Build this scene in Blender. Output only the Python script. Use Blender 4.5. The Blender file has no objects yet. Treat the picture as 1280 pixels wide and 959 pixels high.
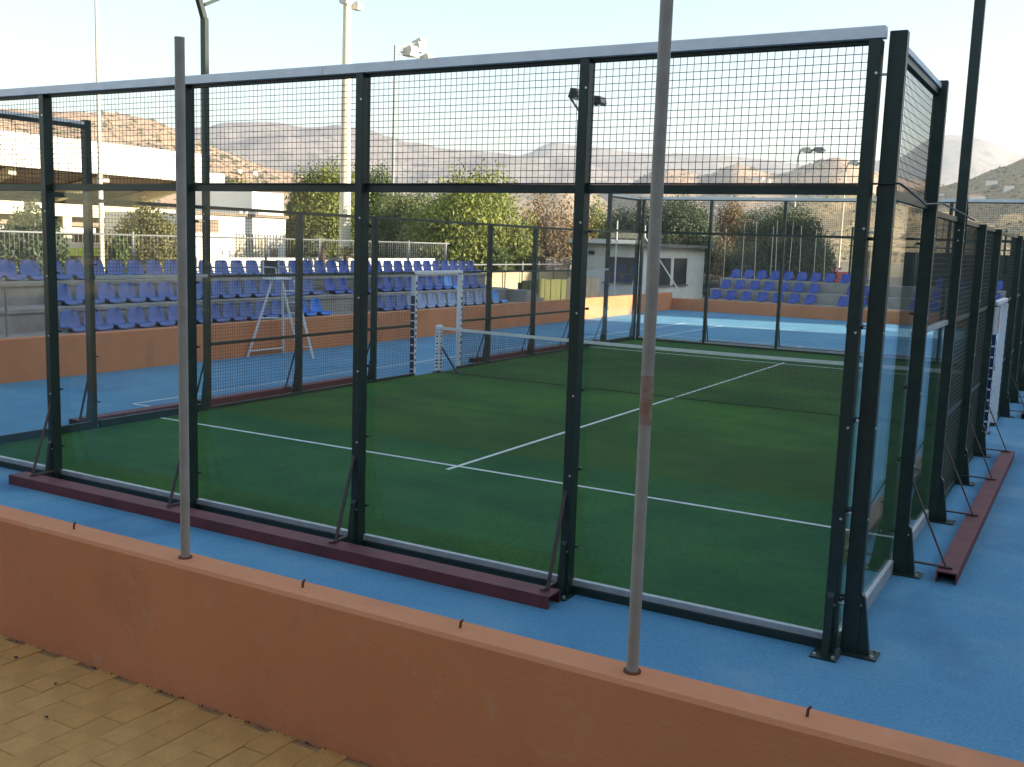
import bpy, math, random
import numpy as np
from mathutils import Matrix, Vector
R = math.radians
rng = random.Random(7)
S = bpy.context.scene
COL = S.collection

# ------------------------------------------------------------------ camera
CAM = np.array([11.2963, -6.7552, 2.6258])
YAW, PITCH, ROLL, FPX = -0.5191, -0.1380, 0.0332, 1272.75
fw = np.array([math.sin(YAW) * math.cos(PITCH), math.cos(YAW) * math.cos(PITCH), math.sin(PITCH)])
rt0 = np.array([math.cos(YAW), -math.sin(YAW), 0.0])
up0 = np.cross(rt0, fw)
rt = math.cos(ROLL) * rt0 + math.sin(ROLL) * up0
up = -math.sin(ROLL) * rt0 + math.cos(ROLL) * up0
cam = bpy.data.cameras.new('camera'); cam_o = bpy.data.objects.new('camera', cam); COL.objects.link(cam_o)
cam.sensor_width = 36.0; cam.lens = 36.0 * FPX / 1280.0
cam.clip_start = 0.05; cam.clip_end = 30000
cam_o.matrix_world = Matrix(((rt[0], up[0], -fw[0], CAM[0]), (rt[1], up[1], -fw[1], CAM[1]), (rt[2], up[2], -fw[2], CAM[2]), (0, 0, 0, 1)))
S.camera = cam_o

# ------------------------------------------------------------------ sky, sun, exposure
SUN_ELEV, SUN_AZ = R(18.0), R(76.5)          # azimuth measured from +Y towards +X
w = bpy.data.worlds.new('World'); S.world = w; w.use_nodes = True
nt = w.node_tree; nt.nodes.clear()
sk = nt.nodes.new('ShaderNodeTexSky'); sk.sky_type = 'NISHITA'; sk.sun_disc = False
sk.sun_elevation = SUN_ELEV; sk.sun_rotation = SUN_AZ
sk.air_density = 1.15; sk.dust_density = 0.4; sk.ozone_density = 1.0
bg = nt.nodes.new('ShaderNodeBackground'); bg.inputs['Strength'].default_value = 0.08
wo = nt.nodes.new('ShaderNodeOutputWorld')
nt.links.new(sk.outputs[0], bg.inputs[0]); nt.links.new(bg.outputs[0], wo.inputs[0])
sun = bpy.data.lights.new('sun', 'SUN'); sun.energy = 5.0; sun.angle = R(0.5); sun.color = (1.0, 0.86, 0.66)
sun_o = bpy.data.objects.new('sun', sun); COL.objects.link(sun_o)
sdir = Vector((math.cos(SUN_ELEV) * math.sin(SUN_AZ), math.cos(SUN_ELEV) * math.cos(SUN_AZ), math.sin(SUN_ELEV)))
sun_o.rotation_euler = sdir.to_track_quat('Z', 'Y').to_euler(); sun_o.location = (30, 10, 40)
S.view_settings.view_transform = 'Standard'; S.view_settings.look = 'None'
S.view_settings.exposure = 1.9; S.view_settings.gamma = 1.0; S.view_settings.use_curve_mapping = False
S.render.engine = 'CYCLES'
S.cycles.max_bounces = 10; S.cycles.diffuse_bounces = 3; S.cycles.glossy_bounces = 3
S.cycles.transmission_bounces = 4; S.cycles.transparent_max_bounces = 40; S.cycles.volume_bounces = 0
S.cycles.use_denoising = True; S.cycles.caustics_reflective = False; S.cycles.caustics_refractive = False

# ------------------------------------------------------------------ pixel -> world (1280 x 959 photograph)
def ray(u, v): return rt * (u - 640) / FPX + up * (479.5 - v) / FPX + fw
def pZ(u, v, z=0.0): d = ray(u, v); return CAM + d * (z - CAM[2]) / d[2]
def pX(u, v, x): d = ray(u, v); return CAM + d * (x - CAM[0]) / d[0]
def pY(u, v, y): d = ray(u, v); return CAM + d * (y - CAM[1]) / d[1]

# ------------------------------------------------------------------ materials
MAT = {}
def mat(name, col, rough=0.7, var=0.0, scale=3.0, metal=0.0, bump=0.0, bscale=60.0, col2=None, detail=6.0, spec=0.5, stretch=None):
    """principled material; var mixes towards col2 (or a darker tone) by object-space noise"""
    m = bpy.data.materials.new(name); m.use_nodes = True
    n = m.node_tree.nodes; l = m.node_tree.links; b = n['Principled BSDF']
    b.inputs['Roughness'].default_value = rough; b.inputs['Metallic'].default_value = metal
    b.inputs['Specular IOR Level'].default_value = spec
    b.inputs['Base Color'].default_value = (*col, 1)
    tc = n.new('ShaderNodeTexCoord'); src = tc.outputs['Object']
    if stretch:
        mp = n.new('ShaderNodeMapping'); mp.inputs['Scale'].default_value = stretch
        l.new(src, mp.inputs[0]); src = mp.outputs[0]
    if var > 0:
        c2 = col2 or tuple(c * (1 - var) for c in col)
        nz = n.new('ShaderNodeTexNoise'); nz.inputs['Scale'].default_value = scale; nz.inputs['Detail'].default_value = detail
        nz.inputs['Roughness'].default_value = 0.65
        l.new(src, nz.inputs['Vector'])
        rp = n.new('ShaderNodeValToRGB'); rp.color_ramp.elements[0].position = 0.36; rp.color_ramp.elements[1].position = 0.66
        rp.color_ramp.elements[0].color = (*c2, 1); rp.color_ramp.elements[1].color = (*col, 1)
        l.new(nz.outputs['Fac'], rp.inputs[0]); l.new(rp.outputs[0], b.inputs['Base Color'])
    if bump > 0:
        nb = n.new('ShaderNodeTexNoise'); nb.inputs['Scale'].default_value = bscale; nb.inputs['Detail'].default_value = 4
        l.new(src, nb.inputs['Vector'])
        bp = n.new('ShaderNodeBump'); bp.inputs['Strength'].default_value = bump; bp.inputs['Distance'].default_value = 0.02
        l.new(nb.outputs['Fac'], bp.inputs['Height']); l.new(bp.outputs[0], b.inputs['Normal'])
    MAT[name] = m
    return m

mat('green_paint', (0.019, 0.038, 0.028), 0.42, 0.35, 9, bump=0.05, bscale=40)
mat('wire', (0.016, 0.026, 0.021), 0.5)
mat('galv', (0.84, 0.86, 0.88), 0.45, 0.12, 6)
mat('alu', (0.5, 0.52, 0.52), 0.5, 0.2, 8, metal=0.3)
mat('bolt', (0.75, 0.76, 0.74), 0.3, metal=0.6)
mat('black', (0.012, 0.012, 0.013), 0.5)
mat('ballast', (0.19, 0.040, 0.042), 0.6, 0.5, 5, col2=(0.115, 0.028, 0.028), bump=0.1, bscale=30)
mat('brace', (0.045, 0.042, 0.040), 0.6, 0.5, 12, col2=(0.09, 0.045, 0.035))
mat('orange_wall', (0.68, 0.265, 0.118), 0.9, 0.18, 1.1, col2=(0.61, 0.23, 0.097), bump=0.12, bscale=70)
mat('concrete', (0.40, 0.38, 0.34), 0.9, 0.3, 1.6, col2=(0.27, 0.255, 0.225), bump=0.3, bscale=30)
mat('white_paint', (0.80, 0.80, 0.78), 0.6, 0.12, 4)
mat('white_line', (0.78, 0.79, 0.76), 0.8, 0.2, 5)
mat('seat_blue', (0.05, 0.115, 0.45), 0.42, 0.25, 2)
mat('seat_dull', (0.14, 0.21, 0.50), 0.5, 0.3, 2)  # paler, duller version of the dark seat blue
mat('seat_faded', (0.34, 0.42, 0.60), 0.6, 0.25, 2)
mat('seat_new', (0.02, 0.20, 0.72), 0.35)
mat('seat_sky', (0.10, 0.33, 0.72), 0.45)
mat('tube_grey', (0.38, 0.36, 0.325), 0.6, 0.4, 7, col2=(0.29, 0.265, 0.235), metal=0.1, bump=0.1, bscale=50)
mat('rust_dull', (0.33, 0.27, 0.225), 0.8, 0.5, 22, col2=(0.26, 0.13, 0.085))
mat('rust', (0.22, 0.085, 0.04), 0.9, 0.5, 20)
mat('cream', (0.78, 0.70, 0.50), 0.8, 0.15, 0.7)
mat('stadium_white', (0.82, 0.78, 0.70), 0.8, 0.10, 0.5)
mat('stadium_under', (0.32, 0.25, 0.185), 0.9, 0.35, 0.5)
mat('lime', (0.62, 0.68, 0.06), 0.6)
mat('dark_window', (0.02, 0.022, 0.026), 0.15)
mat('shutter', (0.028, 0.030, 0.040), 0.5, 0.3, 6)
mat('kiosk_wall', (0.80, 0.79, 0.75), 0.85, 0.12, 1.2, bump=0.15)
mat('roof_grey', (0.20, 0.19, 0.18), 0.8, 0.3, 2)
mat('bark', (0.12, 0.085, 0.055), 0.95, 0.5, 6, bump=0.5, bscale=15)
mat('board_olive', (0.14, 0.14, 0.045), 0.8, 0.4, 3, col2=(0.09, 0.10, 0.03), stretch=(4, 4, 0.6))
mat('board_dark', (0.05, 0.05, 0.045), 0.8, 0.3, 3)
mat('soil_wall', (0.62, 0.50, 0.30), 0.9, 0.25, 1.0)
mat('car_white', (0.78, 0.78, 0.78), 0.25); mat('car_red', (0.50, 0.03, 0.025), 0.25)
mat('car_silver', (0.42, 0.43, 0.44), 0.25, metal=0.5); mat('rubber', (0.02, 0.02, 0.02), 0.8)
mat('lamp_glass', (0.70, 0.72, 0.68), 0.2); mat('lamp_body', (0.62, 0.60, 0.52), 0.5)
mat('mast_cream', (0.72, 0.66, 0.50), 0.6, 0.12, 2); mat('mast_grey', (0.24, 0.25, 0.25), 0.5, 0.2, 3)
mat('pad_white', (0.74, 0.75, 0.78), 0.5, 0.08, 8); mat('pad_blue', (0.012, 0.020, 0.085), 0.45)
mat('screen', (0.045, 0.060, 0.050), 0.9, 0.3, 2)
mat('roof_tile', (0.36, 0.16, 0.09), 0.9, 0.2, 1)
mat('apartment', (0.55, 0.47, 0.36), 0.9, 0.15, 0.4)

def ground_mats():
    # blue porous court paint: fine grain, faded patches, scuffs
    m = bpy.data.materials.new('blue_court'); m.use_nodes = True; n = m.node_tree.nodes; l = m.node_tree.links; b = n['Principled BSDF']
    tc = n.new('ShaderNodeTexCoord')
    a = n.new('ShaderNodeTexNoise'); a.inputs['Scale'].default_value = 0.55; a.inputs['Detail'].default_value = 8; a.inputs['Roughness'].default_value = 0.7
    f = n.new('ShaderNodeTexNoise'); f.inputs['Scale'].default_value = 45; f.inputs['Detail'].default_value = 6; f.inputs['Roughness'].default_value = 0.75
    for q in (a, f): l.new(tc.outputs['Object'], q.inputs['Vector'])
    r1 = n.new('ShaderNodeValToRGB'); r1.color_ramp.elements[0].position = .33; r1.color_ramp.elements[1].position = .70
    r1.color_ramp.elements[0].color = (0.09, 0.275, 0.445, 1); r1.color_ramp.elements[1].color = (0.125, 0.355, 0.515, 1)
    l.new(a.outputs['Fac'], r1.inputs[0])
    r2 = n.new('ShaderNodeValToRGB'); r2.color_ramp.elements[0].position = .30; r2.color_ramp.elements[1].position = .62
    r2.color_ramp.elements[0].color = (0.62, 0.64, 0.66, 1); r2.color_ramp.elements[1].color = (1.06, 1.05, 1.04, 1)
    l.new(f.outputs['Fac'], r2.inputs[0])
    mx = n.new('ShaderNodeMix'); mx.data_type = 'RGBA'; mx.blend_type = 'MULTIPLY'; mx.inputs['Factor'].default_value = 1
    l.new(r1.outputs[0], mx.inputs['A']); l.new(r2.outputs[0], mx.inputs['B']); l.new(mx.outputs['Result'], b.inputs['Base Color'])
    b.inputs['Roughness'].default_value = 0.85
    bp = n.new('ShaderNodeBump'); bp.inputs['Strength'].default_value = 0.35; bp.inputs['Distance'].default_value = 0.01
    l.new(f.outputs['Fac'], bp.inputs['Height']); l.new(bp.outputs[0], b.inputs['Normal'])
    MAT['blue_court'] = m
    # artificial turf: roll widths with slightly different pile, sand patches, fine pile
    m = bpy.data.materials.new('turf'); m.use_nodes = True; n = m.node_tree.nodes; l = m.node_tree.links; b = n['Principled BSDF']
    tc = n.new('ShaderNodeTexCoord')
    a = n.new('ShaderNodeTexNoise'); a.inputs['Scale'].default_value = 0.5; a.inputs['Detail'].default_value = 7; a.inputs['Roughness'].default_value = 0.62
    f = n.new('ShaderNodeTexNoise'); f.inputs['Scale'].default_value = 120; f.inputs['Detail'].default_value = 3
    for q in (a, f): l.new(tc.outputs['Object'], q.inputs['Vector'])
    sx = n.new('ShaderNodeSeparateXYZ'); l.new(tc.outputs['Object'], sx.inputs[0])
    dv = n.new('ShaderNodeMath'); dv.operation = 'DIVIDE'; dv.inputs[1].default_value = 3.34; l.new(sx.outputs['Y'], dv.inputs[0])
    fl = n.new('ShaderNodeMath'); fl.operation = 'FLOOR'; l.new(dv.outputs[0], fl.inputs[0])
    wn = n.new('ShaderNodeTexWhiteNoise'); wn.noise_dimensions = '1D'; l.new(fl.outputs[0], wn.inputs['W'])
    r1 = n.new('ShaderNodeValToRGB'); r1.color_ramp.elements[0].position = .34; r1.color_ramp.elements[1].position = .68
    r1.color_ramp.elements[0].color = (0.020, 0.088, 0.022, 1); r1.color_ramp.elements[1].color = (0.052, 0.155, 0.024, 1)
    l.new(a.outputs['Fac'], r1.inputs[0])
    mr = n.new('ShaderNodeMapRange'); mr.inputs['To Min'].default_value = 0.88; mr.inputs['To Max'].default_value = 1.15
    l.new(wn.outputs['Value'], mr.inputs['Value'])
    m2 = n.new('ShaderNodeMapRange'); m2.inputs['From Min'].default_value = .3; m2.inputs['From Max'].default_value = .7; m2.inputs['To Min'].default_value = .7; m2.inputs['To Max'].default_value = 1.25
    l.new(f.outputs['Fac'], m2.inputs['Value'])
    mu = n.new('ShaderNodeMath'); mu.operation = 'MULTIPLY'; l.new(mr.outputs[0], mu.inputs[0]); l.new(m2.outputs[0], mu.inputs[1])
    vm = n.new('ShaderNodeVectorMath'); vm.operation = 'SCALE'; l.new(r1.outputs[0], vm.inputs[0]); l.new(mu.outputs[0], vm.inputs['Scale'])
    l.new(vm.outputs[0], b.inputs['Base Color']); b.inputs['Roughness'].default_value = 0.95; b.inputs['Specular IOR Level'].default_value = 0.15
    bp = n.new('ShaderNodeBump'); bp.inputs['Strength'].default_value = 0.6; bp.inputs['Distance'].default_value = 0.01
    l.new(f.outputs['Fac'], bp.inputs['Height']); l.new(bp.outputs[0], b.inputs['Normal'])
    MAT['turf'] = m
ground_mats()

def wear(name, col, amount, scale, lo, hi, stretch=(1, 1, 1)):
    """blend stains of their own shape over a material's base colour"""
    m = MAT[name]; n = m.node_tree.nodes; l = m.node_tree.links; b = n['Principled BSDF']; old = b.inputs['Base Color'].links[0].from_socket
    tc = n.new('ShaderNodeTexCoord'); mp = n.new('ShaderNodeMapping'); mp.inputs['Scale'].default_value = stretch; l.new(tc.outputs['Object'], mp.inputs[0])
    nz = n.new('ShaderNodeTexNoise'); nz.inputs['Scale'].default_value = scale; nz.inputs['Detail'].default_value = 7; nz.inputs['Roughness'].default_value = .6; l.new(mp.outputs[0], nz.inputs['Vector'])
    mr = n.new('ShaderNodeMapRange'); mr.inputs['From Min'].default_value = lo; mr.inputs['From Max'].default_value = hi; mr.inputs['To Max'].default_value = amount; l.new(nz.outputs['Fac'], mr.inputs['Value'])
    mx = n.new('ShaderNodeMix'); mx.data_type = 'RGBA'; l.new(mr.outputs[0], mx.inputs['Factor']); l.new(old, mx.inputs['A']); mx.inputs['B'].default_value = (*col, 1); l.new(mx.outputs['Result'], b.inputs['Base Color'])
wear('orange_wall', (0.30, 0.15, 0.09), .5, 1.6, .55, .75, (1, 1, .45))
wear('orange_wall', (0.60, 0.36, 0.22), .5, 9, .60, .72)
wear('orange_wall', (0.12, 0.08, 0.06), .6, 26, .68, .76)
wear('blue_court', (0.20, 0.34, 0.44), .55, 1.1, .52, .72)
wear('blue_court', (0.05, 0.11, 0.19), .7, 14, .66, .74)
wear('blue_court', (0.045, 0.13, 0.25), .55, .8, .56, .70, (1, .5, 1))
wear('turf', (0.075, 0.115, 0.05), .55, .9, .55, .75, (.5, 1, 1))
wear('turf', (0.10, 0.13, 0.07), .5, 3.5, .64, .76)
wear('turf', (0.016, 0.060, 0.016), .55, 22, .50, .66)
wear('turf', (0.018, 0.075, 0.022), .5, .35, .50, .62, (1, 2.2, 1))

def glass_mat():
    m = bpy.data.materials.new('tempered_glass'); m.use_nodes = True; n = m.node_tree.nodes; l = m.node_tree.links; n.clear()
    o = n.new('ShaderNodeOutputMaterial'); t = n.new('ShaderNodeBsdfTransparent'); t.inputs[0].default_value = (0.980, 0.990, 0.984, 1)
    g = n.new('ShaderNodeBsdfGlossy'); g.inputs['Roughness'].default_value = 0.02; g.inputs[0].default_value = (1, 1, 1, 1)
    d = n.new('ShaderNodeBsdfDiffuse'); d.inputs[0].default_value = (0.75, 0.76, 0.74, 1)
    tc = n.new('ShaderNodeTexCoord'); nz = n.new('ShaderNodeTexNoise'); nz.inputs['Scale'].default_value = 2.2; nz.inputs['Detail'].default_value = 8
    l.new(tc.outputs['Object'], nz.inputs['Vector'])
    mr = n.new('ShaderNodeMapRange'); mr.inputs['From Min'].default_value = .4; mr.inputs['From Max'].default_value = .8; mr.inputs['To Min'].default_value = 0.002; mr.inputs['To Max'].default_value = 0.014
    l.new(nz.outputs['Fac'], mr.inputs['Value'])
    n2 = n.new('ShaderNodeTexNoise'); n2.inputs['Scale'].default_value = 7; n2.inputs['Detail'].default_value = 3; l.new(tc.outputs['Object'], n2.inputs['Vector'])
    m2r = n.new('ShaderNodeMapRange'); m2r.inputs['From Min'].default_value = .62; m2r.inputs['From Max'].default_value = .74; m2r.inputs['To Max'].default_value = 0.022; l.new(n2.outputs['Fac'], m2r.inputs['Value'])
    sm = n.new('ShaderNodeMath'); sm.operation = 'ADD'; l.new(mr.outputs[0], sm.inputs[0]); l.new(m2r.outputs[0], sm.inputs[1])
    # Schlick reflectance, the same for both faces of the pane
    ge = n.new('ShaderNodeNewGeometry'); dt = n.new('ShaderNodeVectorMath'); dt.operation = 'DOT_PRODUCT'
    l.new(ge.outputs['Normal'], dt.inputs[0]); l.new(ge.outputs['Incoming'], dt.inputs[1])
    ab = n.new('ShaderNodeMath'); ab.operation = 'ABSOLUTE'; l.new(dt.outputs['Value'], ab.inputs[0])
    om = n.new('ShaderNodeMath'); om.operation = 'SUBTRACT'; om.inputs[0].default_value = 1.0; om.use_clamp = True; l.new(ab.outputs[0], om.inputs[1])
    pw = n.new('ShaderNodeMath'); pw.operation = 'POWER'; pw.inputs[1].default_value = 5.0; l.new(om.outputs[0], pw.inputs[0])
    fr = n.new('ShaderNodeMath'); fr.operation = 'MULTIPLY_ADD'; fr.inputs[1].default_value = 0.96; fr.inputs[2].default_value = 0.022; l.new(pw.outputs[0], fr.inputs[0])
    m1 = n.new('ShaderNodeMixShader'); m2 = n.new('ShaderNodeMixShader')
    l.new(sm.outputs[0], m1.inputs[0]); l.new(t.outputs[0], m1.inputs[1]); l.new(d.outputs[0], m1.inputs[2])     # a film of dust
    l.new(fr.outputs[0], m2.inputs[0]); l.new(m1.outputs[0], m2.inputs[1]); l.new(g.outputs[0], m2.inputs[2])
    l.new(m2.outputs[0], o.inputs[0]); MAT['glass'] = m
glass_mat()

def leaf_mat(name, dark, light, trans=0.35):
    m = bpy.data.materials.new(name); m.use_nodes = True; n = m.node_tree.nodes; l = m.node_tree.links; n.clear()
    o = n.new('ShaderNodeOutputMaterial'); g = n.new('ShaderNodeNewGeometry')
    rp = n.new('ShaderNodeValToRGB'); rp.color_ramp.elements[0].color = (*dark, 1); rp.color_ramp.elements[1].color = (*light, 1)
    l.new(g.outputs['Random Per Island'], rp.inputs[0])
    d = n.new('ShaderNodeBsdfPrincipled'); d.inputs['Roughness'].default_value = 0.6; l.new(rp.outputs[0], d.inputs['Base Color'])
    t = n.new('ShaderNodeBsdfTranslucent'); l.new(rp.outputs[0], t.inputs[0])
    mx = n.new('ShaderNodeMixShader'); mx.inputs[0].default_value = trans
    l.new(d.outputs[0], mx.inputs[1]); l.new(t.outputs[0], mx.inputs[2]); l.new(mx.outputs[0], o.inputs[0]); MAT[name] = m
leaf_mat('leaf_lime', (0.10, 0.14, 0.025), (0.30, 0.32, 0.06))
leaf_mat('leaf_green', (0.05, 0.085, 0.02), (0.16, 0.20, 0.05))
leaf_mat('leaf_dark', (0.032, 0.055, 0.026), (0.12, 0.15, 0.07))
leaf_mat('leaf_dry', (0.13, 0.085, 0.035), (0.30, 0.20, 0.09))
leaf_mat('leaf_olive', (0.10, 0.11, 0.035), (0.26, 0.24, 0.08))

# ------------------------------------------------------------------ mesh builder
class MB:
    def __init__(s): s.v = []; s.f = []; s.sm = []
    def add(s, vs, fs, smooth=False):
        o = len(s.v); s.v += [tuple(map(float, p)) for p in vs]; s.f += [tuple(i + o for i in f) for f in fs]; s.sm += [smooth] * len(fs)
    def box(s, x0, x1, y0, y1, z0, z1):
        s.add([(x0, y0, z0), (x1, y0, z0), (x1, y1, z0), (x0, y1, z0), (x0, y0, z1), (x1, y0, z1), (x1, y1, z1), (x0, y1, z1)],
              [(0, 3, 2, 1), (4, 5, 6, 7), (0, 1, 5, 4), (1, 2, 6, 5), (2, 3, 7, 6), (3, 0, 4, 7)]); return s
    def bbox(s, x0, x1, y0, y1, z0, z1, b=0.006):
        """box with chamfered vertical and top edges"""
        ring = [(x0 + b, y0), (x1 - b, y0), (x1, y0 + b), (x1, y1 - b), (x1 - b, y1), (x0 + b, y1), (x0, y1 - b), (x0, y0 + b)]
        ins = [(x0 + 2 * b, y0 + b), (x1 - 2 * b, y0 + b), (x1 - b, y0 + 2 * b), (x1 - b, y1 - 2 * b), (x1 - 2 * b, y1 - b), (x0 + 2 * b, y1 - b), (x0 + b, y1 - 2 * b), (x0 + b, y0 + 2 * b)]
        vs = [(x, y, z0) for x, y in ring] + [(x, y, z1 - b) for x, y in ring] + [(x, y, z1) for x, y in ins]
        fs = [tuple(reversed(range(8))), tuple(range(16, 24))]
        for k in range(8):
            j = (k + 1) % 8; fs += [(k, j, j + 8, k + 8), (k + 8, j + 8, j + 16, k + 16)]
        s.add(vs, fs); return s
    def tube(s, pts, r, n=8, cap=True, smooth=True):
        pts = [Vector(p) for p in pts]; rs = r if isinstance(r, (list, tuple)) else [r] * len(pts)
        t0 = (pts[1] - pts[0]).normalized(); a = Vector((0, 0, 1)) if abs(t0.z) < 0.9 else Vector((1, 0, 0))
        u = t0.cross(a).normalized(); vs = []
        for i, p in enumerate(pts):
            t = (pts[min(i + 1, len(pts) - 1)] - pts[max(i - 1, 0)]).normalized()
            u = (u - t * u.dot(t)).normalized(); q = t.cross(u)
            vs += [p + (u * math.cos(2 * math.pi * k / n) + q * math.sin(2 * math.pi * k / n)) * rs[i] for k in range(n)]
        fs = [(i * n + k, i * n + (k + 1) % n, (i + 1) * n + (k + 1) % n, (i + 1) * n + k) for i in range(len(pts) - 1) for k in range(n)]
        s.add(vs, fs, smooth)
        if cap: s.add(vs[:n], [tuple(reversed(range(n)))]); s.add(vs[-n:], [tuple(range(n))])
        return s
    def bar(s, a, b, w, h):
        """rectangular bar from a to b: w sideways, h upright"""
        a, b = Vector(a), Vector(b); t = (b - a).normalized(); g = Vector((0, 0, 1)) if abs(t.z) < 0.95 else Vector((0, 1, 0))
        u = t.cross(g).normalized() * w / 2; q = u.normalized().cross(t) * h / 2
        vs = [a - u - q, a + u - q, a + u + q, a - u + q, b - u - q, b + u - q, b + u + q, b - u + q]
        s.add(vs, [(0, 3, 2, 1), (4, 5, 6, 7), (0, 1, 5, 4), (1, 2, 6, 5), (2, 3, 7, 6), (3, 0, 4, 7)]); return s
    def prism(s, poly, axis, a, b):
        """extrude a 2D polygon along axis ('x','y','z') from a to b"""
        def P(q, t): return {'x': (t, q[0], q[1]), 'y': (q[0], t, q[1]), 'z': (q[0], q[1], t)}[axis]
        n = len(poly); vs = [P(q, a) for q in poly] + [P(q, b) for q in poly]
        s.add(vs, [tuple(range(n)), tuple(range(2 * n - 1, n - 1, -1))] + [(k, k + n, (k + 1) % n + n, (k + 1) % n) for k in range(n)]); return s
    def disc(s, c, axis, r, h, n=8):
        c = Vector(c); d = {'x': Vector((1, 0, 0)), 'y': Vector((0, 1, 0)), 'z': Vector((0, 0, 1))}[axis]
        return s.tube([c - d * h / 2, c + d * h / 2], r, n)
    def build(s, name, m, parent=None, origin=None):
        """link as one mesh; vertices are world coordinates unless origin is given"""
        o0 = Vector(origin) if origin is not None else (Vector(parent['_w']) if parent is not None and '_w' in parent else Vector((0, 0, 0)))
        me = bpy.data.meshes.new(name); me.from_pydata([(v[0] - o0.x, v[1] - o0.y, v[2] - o0.z) for v in s.v], [], s.f); 
        me.polygons.foreach_set('use_smooth', s.sm); me.materials.append(MAT[m]); me.update()
        ob = bpy.data.objects.new(name, me); COL.objects.link(ob)
        if parent is not None:
            ob.parent = parent; ob['_w'] = tuple(o0)
        else: ob.location = o0; ob['_w'] = tuple(o0)
        return ob
def tag(o, label=None, cat=None, group=None, kind=None):
    if label: o['label'] = label
    if cat: o['category'] = cat
    if group: o['group'] = group
    if kind: o['kind'] = kind
    return o
def thing(name, loc, label, cat, group=None):
    o = bpy.data.objects.new(name, None); COL.objects.link(o); o.location = loc; o.empty_display_size = .2
    o['_w'] = tuple(loc); return tag(o, label, cat, group)
def copy_tree(o, parent=None):
    c = o.copy(); COL.objects.link(c); c.parent = parent
    for ch in o.children: copy_tree(ch, c)
    return c
def put(o, loc, rz=0.0, sc=None):
    o.location = loc; o.rotation_euler = (0, 0, rz)
    if sc: o.scale = sc if hasattr(sc, '__len__') else (sc, sc, sc)
    return o
def struct(o): o['kind'] = 'structure'; return o

# ================================================================== SETTING
g = MB(); g.add([(-6000, -6000, -.06), (6000, -6000, -.06), (6000, 6000, -.06), (-6000, 6000, -.06)], [(0, 1, 2, 3)])
mat('dry_ground', (0.24, 0.19, 0.12), 0.95, 0.45, 0.05, col2=(0.12, 0.12, 0.06))
struct(g.build('ground', 'dry_ground'))
g = MB(); g.box(-4.45, 21.5, -4.05, 34.3, -.05, 0.0); struct(g.build('blue_court_floor', 'blue_court'))
g = MB(); g.box(0.0, 10.0, 0.012, 19.988, 0.001, 0.012)
turf = struct(g.build('court_turf', 'turf'))
def line(par, x0, x1, y0, y1, z):
    return MB().box(x0, x1, y0, y1, z - .003, z).build('court_line', 'white_line', par)
LW = .025
for yy in (3.05, 16.95): line(turf, .03, 9.97, yy - LW, yy + LW, .0165)
for a, b in ((2.83, 3.024), (3.076, 16.924), (16.976, 17.17)): line(turf, 5 - LW, 5 + LW, a, b, .0165)
blue = bpy.data.objects['blue_court_floor']
# the older tennis court under the cage: doubles 10.97 x 23.77
TX0, TX1, TY0, TY1 = -1.27, 9.70, 3.64, 27.41
line(blue, TX0 - LW, TX0 + LW, TY0, TY1, .005)
line(blue, TX0 + .03, -.05, TY0 - LW, TY0 + LW, .005)
line(blue, 0.1 - LW, .1 + LW, 20.35, TY1 - .03, .005)
line(blue, TX0 + .03, TX1 - .03, TY1 - .04, TY1 + .04, .005)
line(blue, .13, 8.3, 21.92 - LW, 21.92 + LW, .005)
line(blue, 4.21 - LW, 4.21 + LW, 20.35, 21.89, .005)
line(blue, TX1 - LW, TX1 + LW, 20.35, TY1 - .05, .005)
# terrace the camera stands on
TZ = 0.88
g = MB(); g.box(-40, 21.8, -60, -4.2, -.05, TZ - .022); ter = struct(g.build('paved_terrace', 'concrete'))
mats_p = [('paver_a', (0.66, 0.350, 0.10)), ('paver_b', (0.65, 0.345, 0.105)), ('paver_c', (0.67, 0.362, 0.11)), ('paver_d', (0.635, 0.335, 0.095))]
mat('joint_sand', (0.40, 0.25, 0.10), 0.95, 0.4, 8)
for nm, c in mats_p: mat(nm, c, 0.92, 0.35, 7, col2=tuple(k * .80 for k in c), bump=0.4, bscale=80)
pm = {}
for nm, c in mats_p:
    mb = MB().bbox(-.0566, .0566, -.1142, .1142, -.022, 0.0, .0022)
    me = bpy.data.meshes.new('paver'); me.from_pydata(mb.v, [], mb.f); me.materials.append(MAT[nm]); pm[nm] = me
for i in range(28):
    for j in range(7):
        x = 6.88 + .1153 * i; y = -4.22 - .2306 * j - (.1153 if i % 2 else 0)
        o = bpy.data.objects.new('paver', pm[rng.choice(list(pm))]); COL.objects.link(o); o.parent = ter
        o.location = (x + rng.uniform(-.001, .001), y, TZ + rng.uniform(-.0025, .0015)); o.rotation_euler = (rng.uniform(-.006, .006), rng.uniform(-.006, .006), rng.uniform(-.008, .008))
# pavers further off run on in the material
m = bpy.data.materials.new('paver_field'); m.use_nodes = True; n = m.node_tree.nodes; l = m.node_tree.links
tc = n.new('ShaderNodeTexCoord'); mp = n.new('ShaderNodeMapping'); mp.inputs['Rotation'].default_value = (0, 0, R(90)); bt = n.new('ShaderNodeTexBrick')
l.new(tc.outputs['Object'], mp.inputs[0]); l.new(mp.outputs[0], bt.inputs['Vector'])
bt.inputs['Scale'].default_value = 1.0; bt.inputs['Brick Width'].default_value = .2306; bt.inputs['Row Height'].default_value = .1153; bt.inputs['Mortar Size'].default_value = .004
bt.inputs['Color1'].default_value = (0.40, 0.28, 0.13, 1); bt.inputs['Color2'].default_value = (0.34, 0.24, 0.11, 1); bt.inputs['Mortar'].default_value = (0.10, 0.08, 0.05, 1)
l.new(bt.outputs[0], n['Principled BSDF'].inputs['Base Color']); n['Principled BSDF'].inputs['Roughness'].default_value = .92; MAT['paver_field'] = m
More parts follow.
